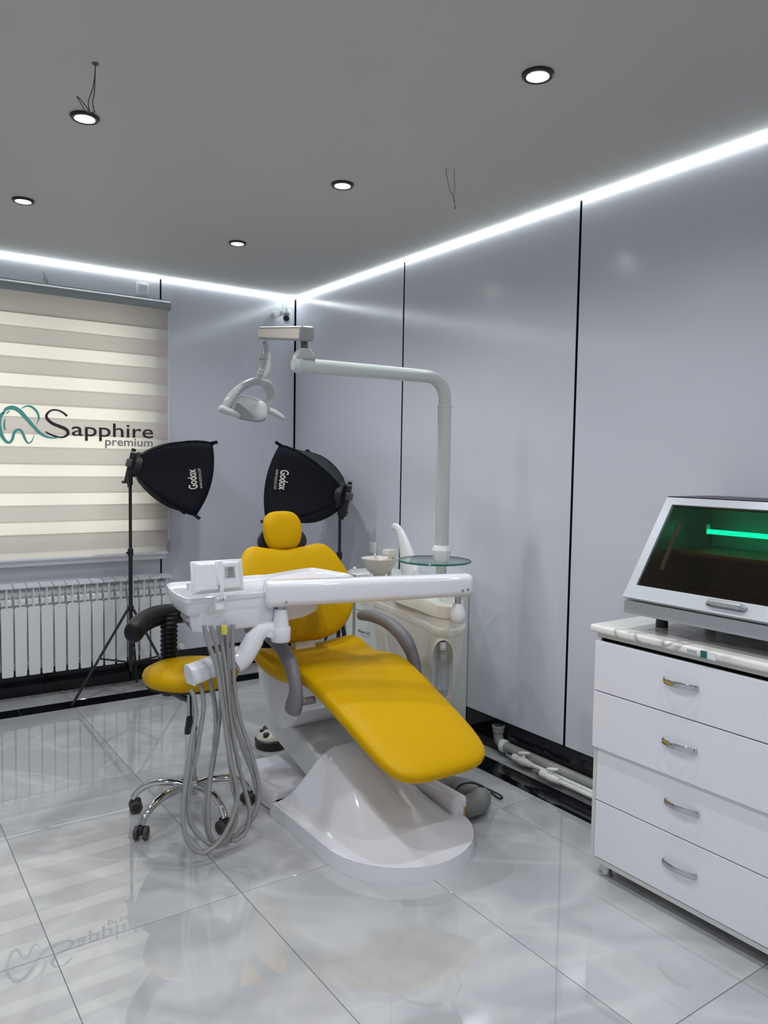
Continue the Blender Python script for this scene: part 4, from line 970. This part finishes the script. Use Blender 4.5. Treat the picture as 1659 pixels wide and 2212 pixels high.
# ------------------------------------------------------------------ UV steriliser cabinet
uv = thing('steriliser_cabinet', 'silver ultraviolet steriliser box with slanted dark glass door on the worktop', 'steriliser', (-.3, -4.0, .941))
Y0, Y1 = -3.510, -4.55; xb, zb0, zb1 = -.548, 1.000, 1.047; xt, zt_ = -.312, 1.402
B().box(-.03, xb, Y1, Y0+.004, zb0, zb1).build('base_tray', 'silver_paint', uv, bevel=.003)
for yy in (-3.56, Y1+.1):
    for xx in (xb+.15, -.09): B().lathe([(0,0),(.022,0),(.020,.06),(0,.06)], (xx, yy, .941), n=14, caps=False).build('foot', 'black_plastic', uv)
# shell: two cheeks, back and roof
for yy in (Y0, Y1+.012):
    B().prism([(xb+.02,yy,zb1),(xt+.006,yy,zt_),(-.05,yy,zt_),(-.05,yy,zb1)], (0,-.012,0)).build('side_cheek', 'silver_paint', uv, smooth=0)
B().box(-.05,-.04,Y1,Y0,zb1,zt_+.006).build('back_plate','silver_paint',uv,smooth=0)
B().box(xt-.004,-.04,Y1,Y0+.004,zt_,zt_+.010).build('roof','black_plastic',uv,smooth=0)
sl = V(xt-xb,0,zt_-zb1-.006); ls = sl.length; sl = sl/ls; sn = V(-sl.z,0,sl.x); yd = V(0,-1,0)
so = V(xb,Y0,zb1+.004)
def sp_(u, v, k=0): return so+yd*u+sl*v+sn*k
dw = Y0-Y1
fb = B()
for (u0,u1,v0,v1) in ((0,dw,0,.052),(0,dw,ls-.030,ls),(0,.034,.052,ls-.030),(dw-.034,dw,.052,ls-.030)):
    fb.loft([[sp_(u0,v0,0),sp_(u1,v0,0),sp_(u1,v1,0),sp_(u0,v1,0)],[sp_(u0,v0,.016),sp_(u1,v0,.016),sp_(u1,v1,.016),sp_(u0,v1,.016)]])
dr = fb.build('door', 'silver_paint', uv, smooth=0)
B().loft([[sp_(.03,.048,.006),sp_(dw-.03,.048,.006),sp_(dw-.03,ls-.026,.006),sp_(.03,ls-.026,.006)],[sp_(.03,.048,.009),sp_(dw-.03,.048,.009),sp_(dw-.03,ls-.026,.009),sp_(.03,ls-.026,.009)]]).build('door_glass', 'tinted_glass', dr, smooth=0)
h0 = at(1522,1305,x=xb-.01); u0 = Y0-h0.y
B().tube([sp_(u0,.030,.016),sp_(u0+.012,.030,.032),sp_(u0+.12,.030,.032),sp_(u0+.132,.030,.016)], [(.005,.009)]*4, 8, flat=sn).build('door_handle','steel',dr,smooth=20)
# inside
B().box(-.051,-.055,Y1+.014,Y0-.014,zb1,zt_-.004).build('inner_lining','satin_white',uv,smooth=0)
B().box(-.06,-.34,Y1+.015,Y0-.02,1.205,1.217).build('shelf','brown_wood',uv,smooth=0)
B().box(-.06,xt+.01,Y1+.015,Y0-.02,zt_-.03,zt_-.022).build('upper_baffle','brown_wood',uv,smooth=0)
B().box(-.06,xb+.05,Y1+.015,Y0-.02,zb1,zb1+.004).build('inner_floor','brown_wood',uv,smooth=0)
tq = at(1530,1148,x=-.17)
B().tube([(-.17,tq.y,tq.z),(-.17,Y1+.08,tq.z)], .009, 14).build('ultraviolet_tube','uv_tube',uv)
B().box(-.155,-.185,tq.y,tq.y+.025,tq.z-.012,tq.z+.03).build('tube_holder','socket_white',uv,bevel=.003)
B().tube([(xt+.04,Y0-.05,zt_-.06),(xt-.05,Y0-.05,1.24)], .005, 8).tube([(xt-.01,Y0-.05,1.315),(xt-.10,Y0-.05,1.15)], .008, 10).build('gas_strut','satin_white',uv)
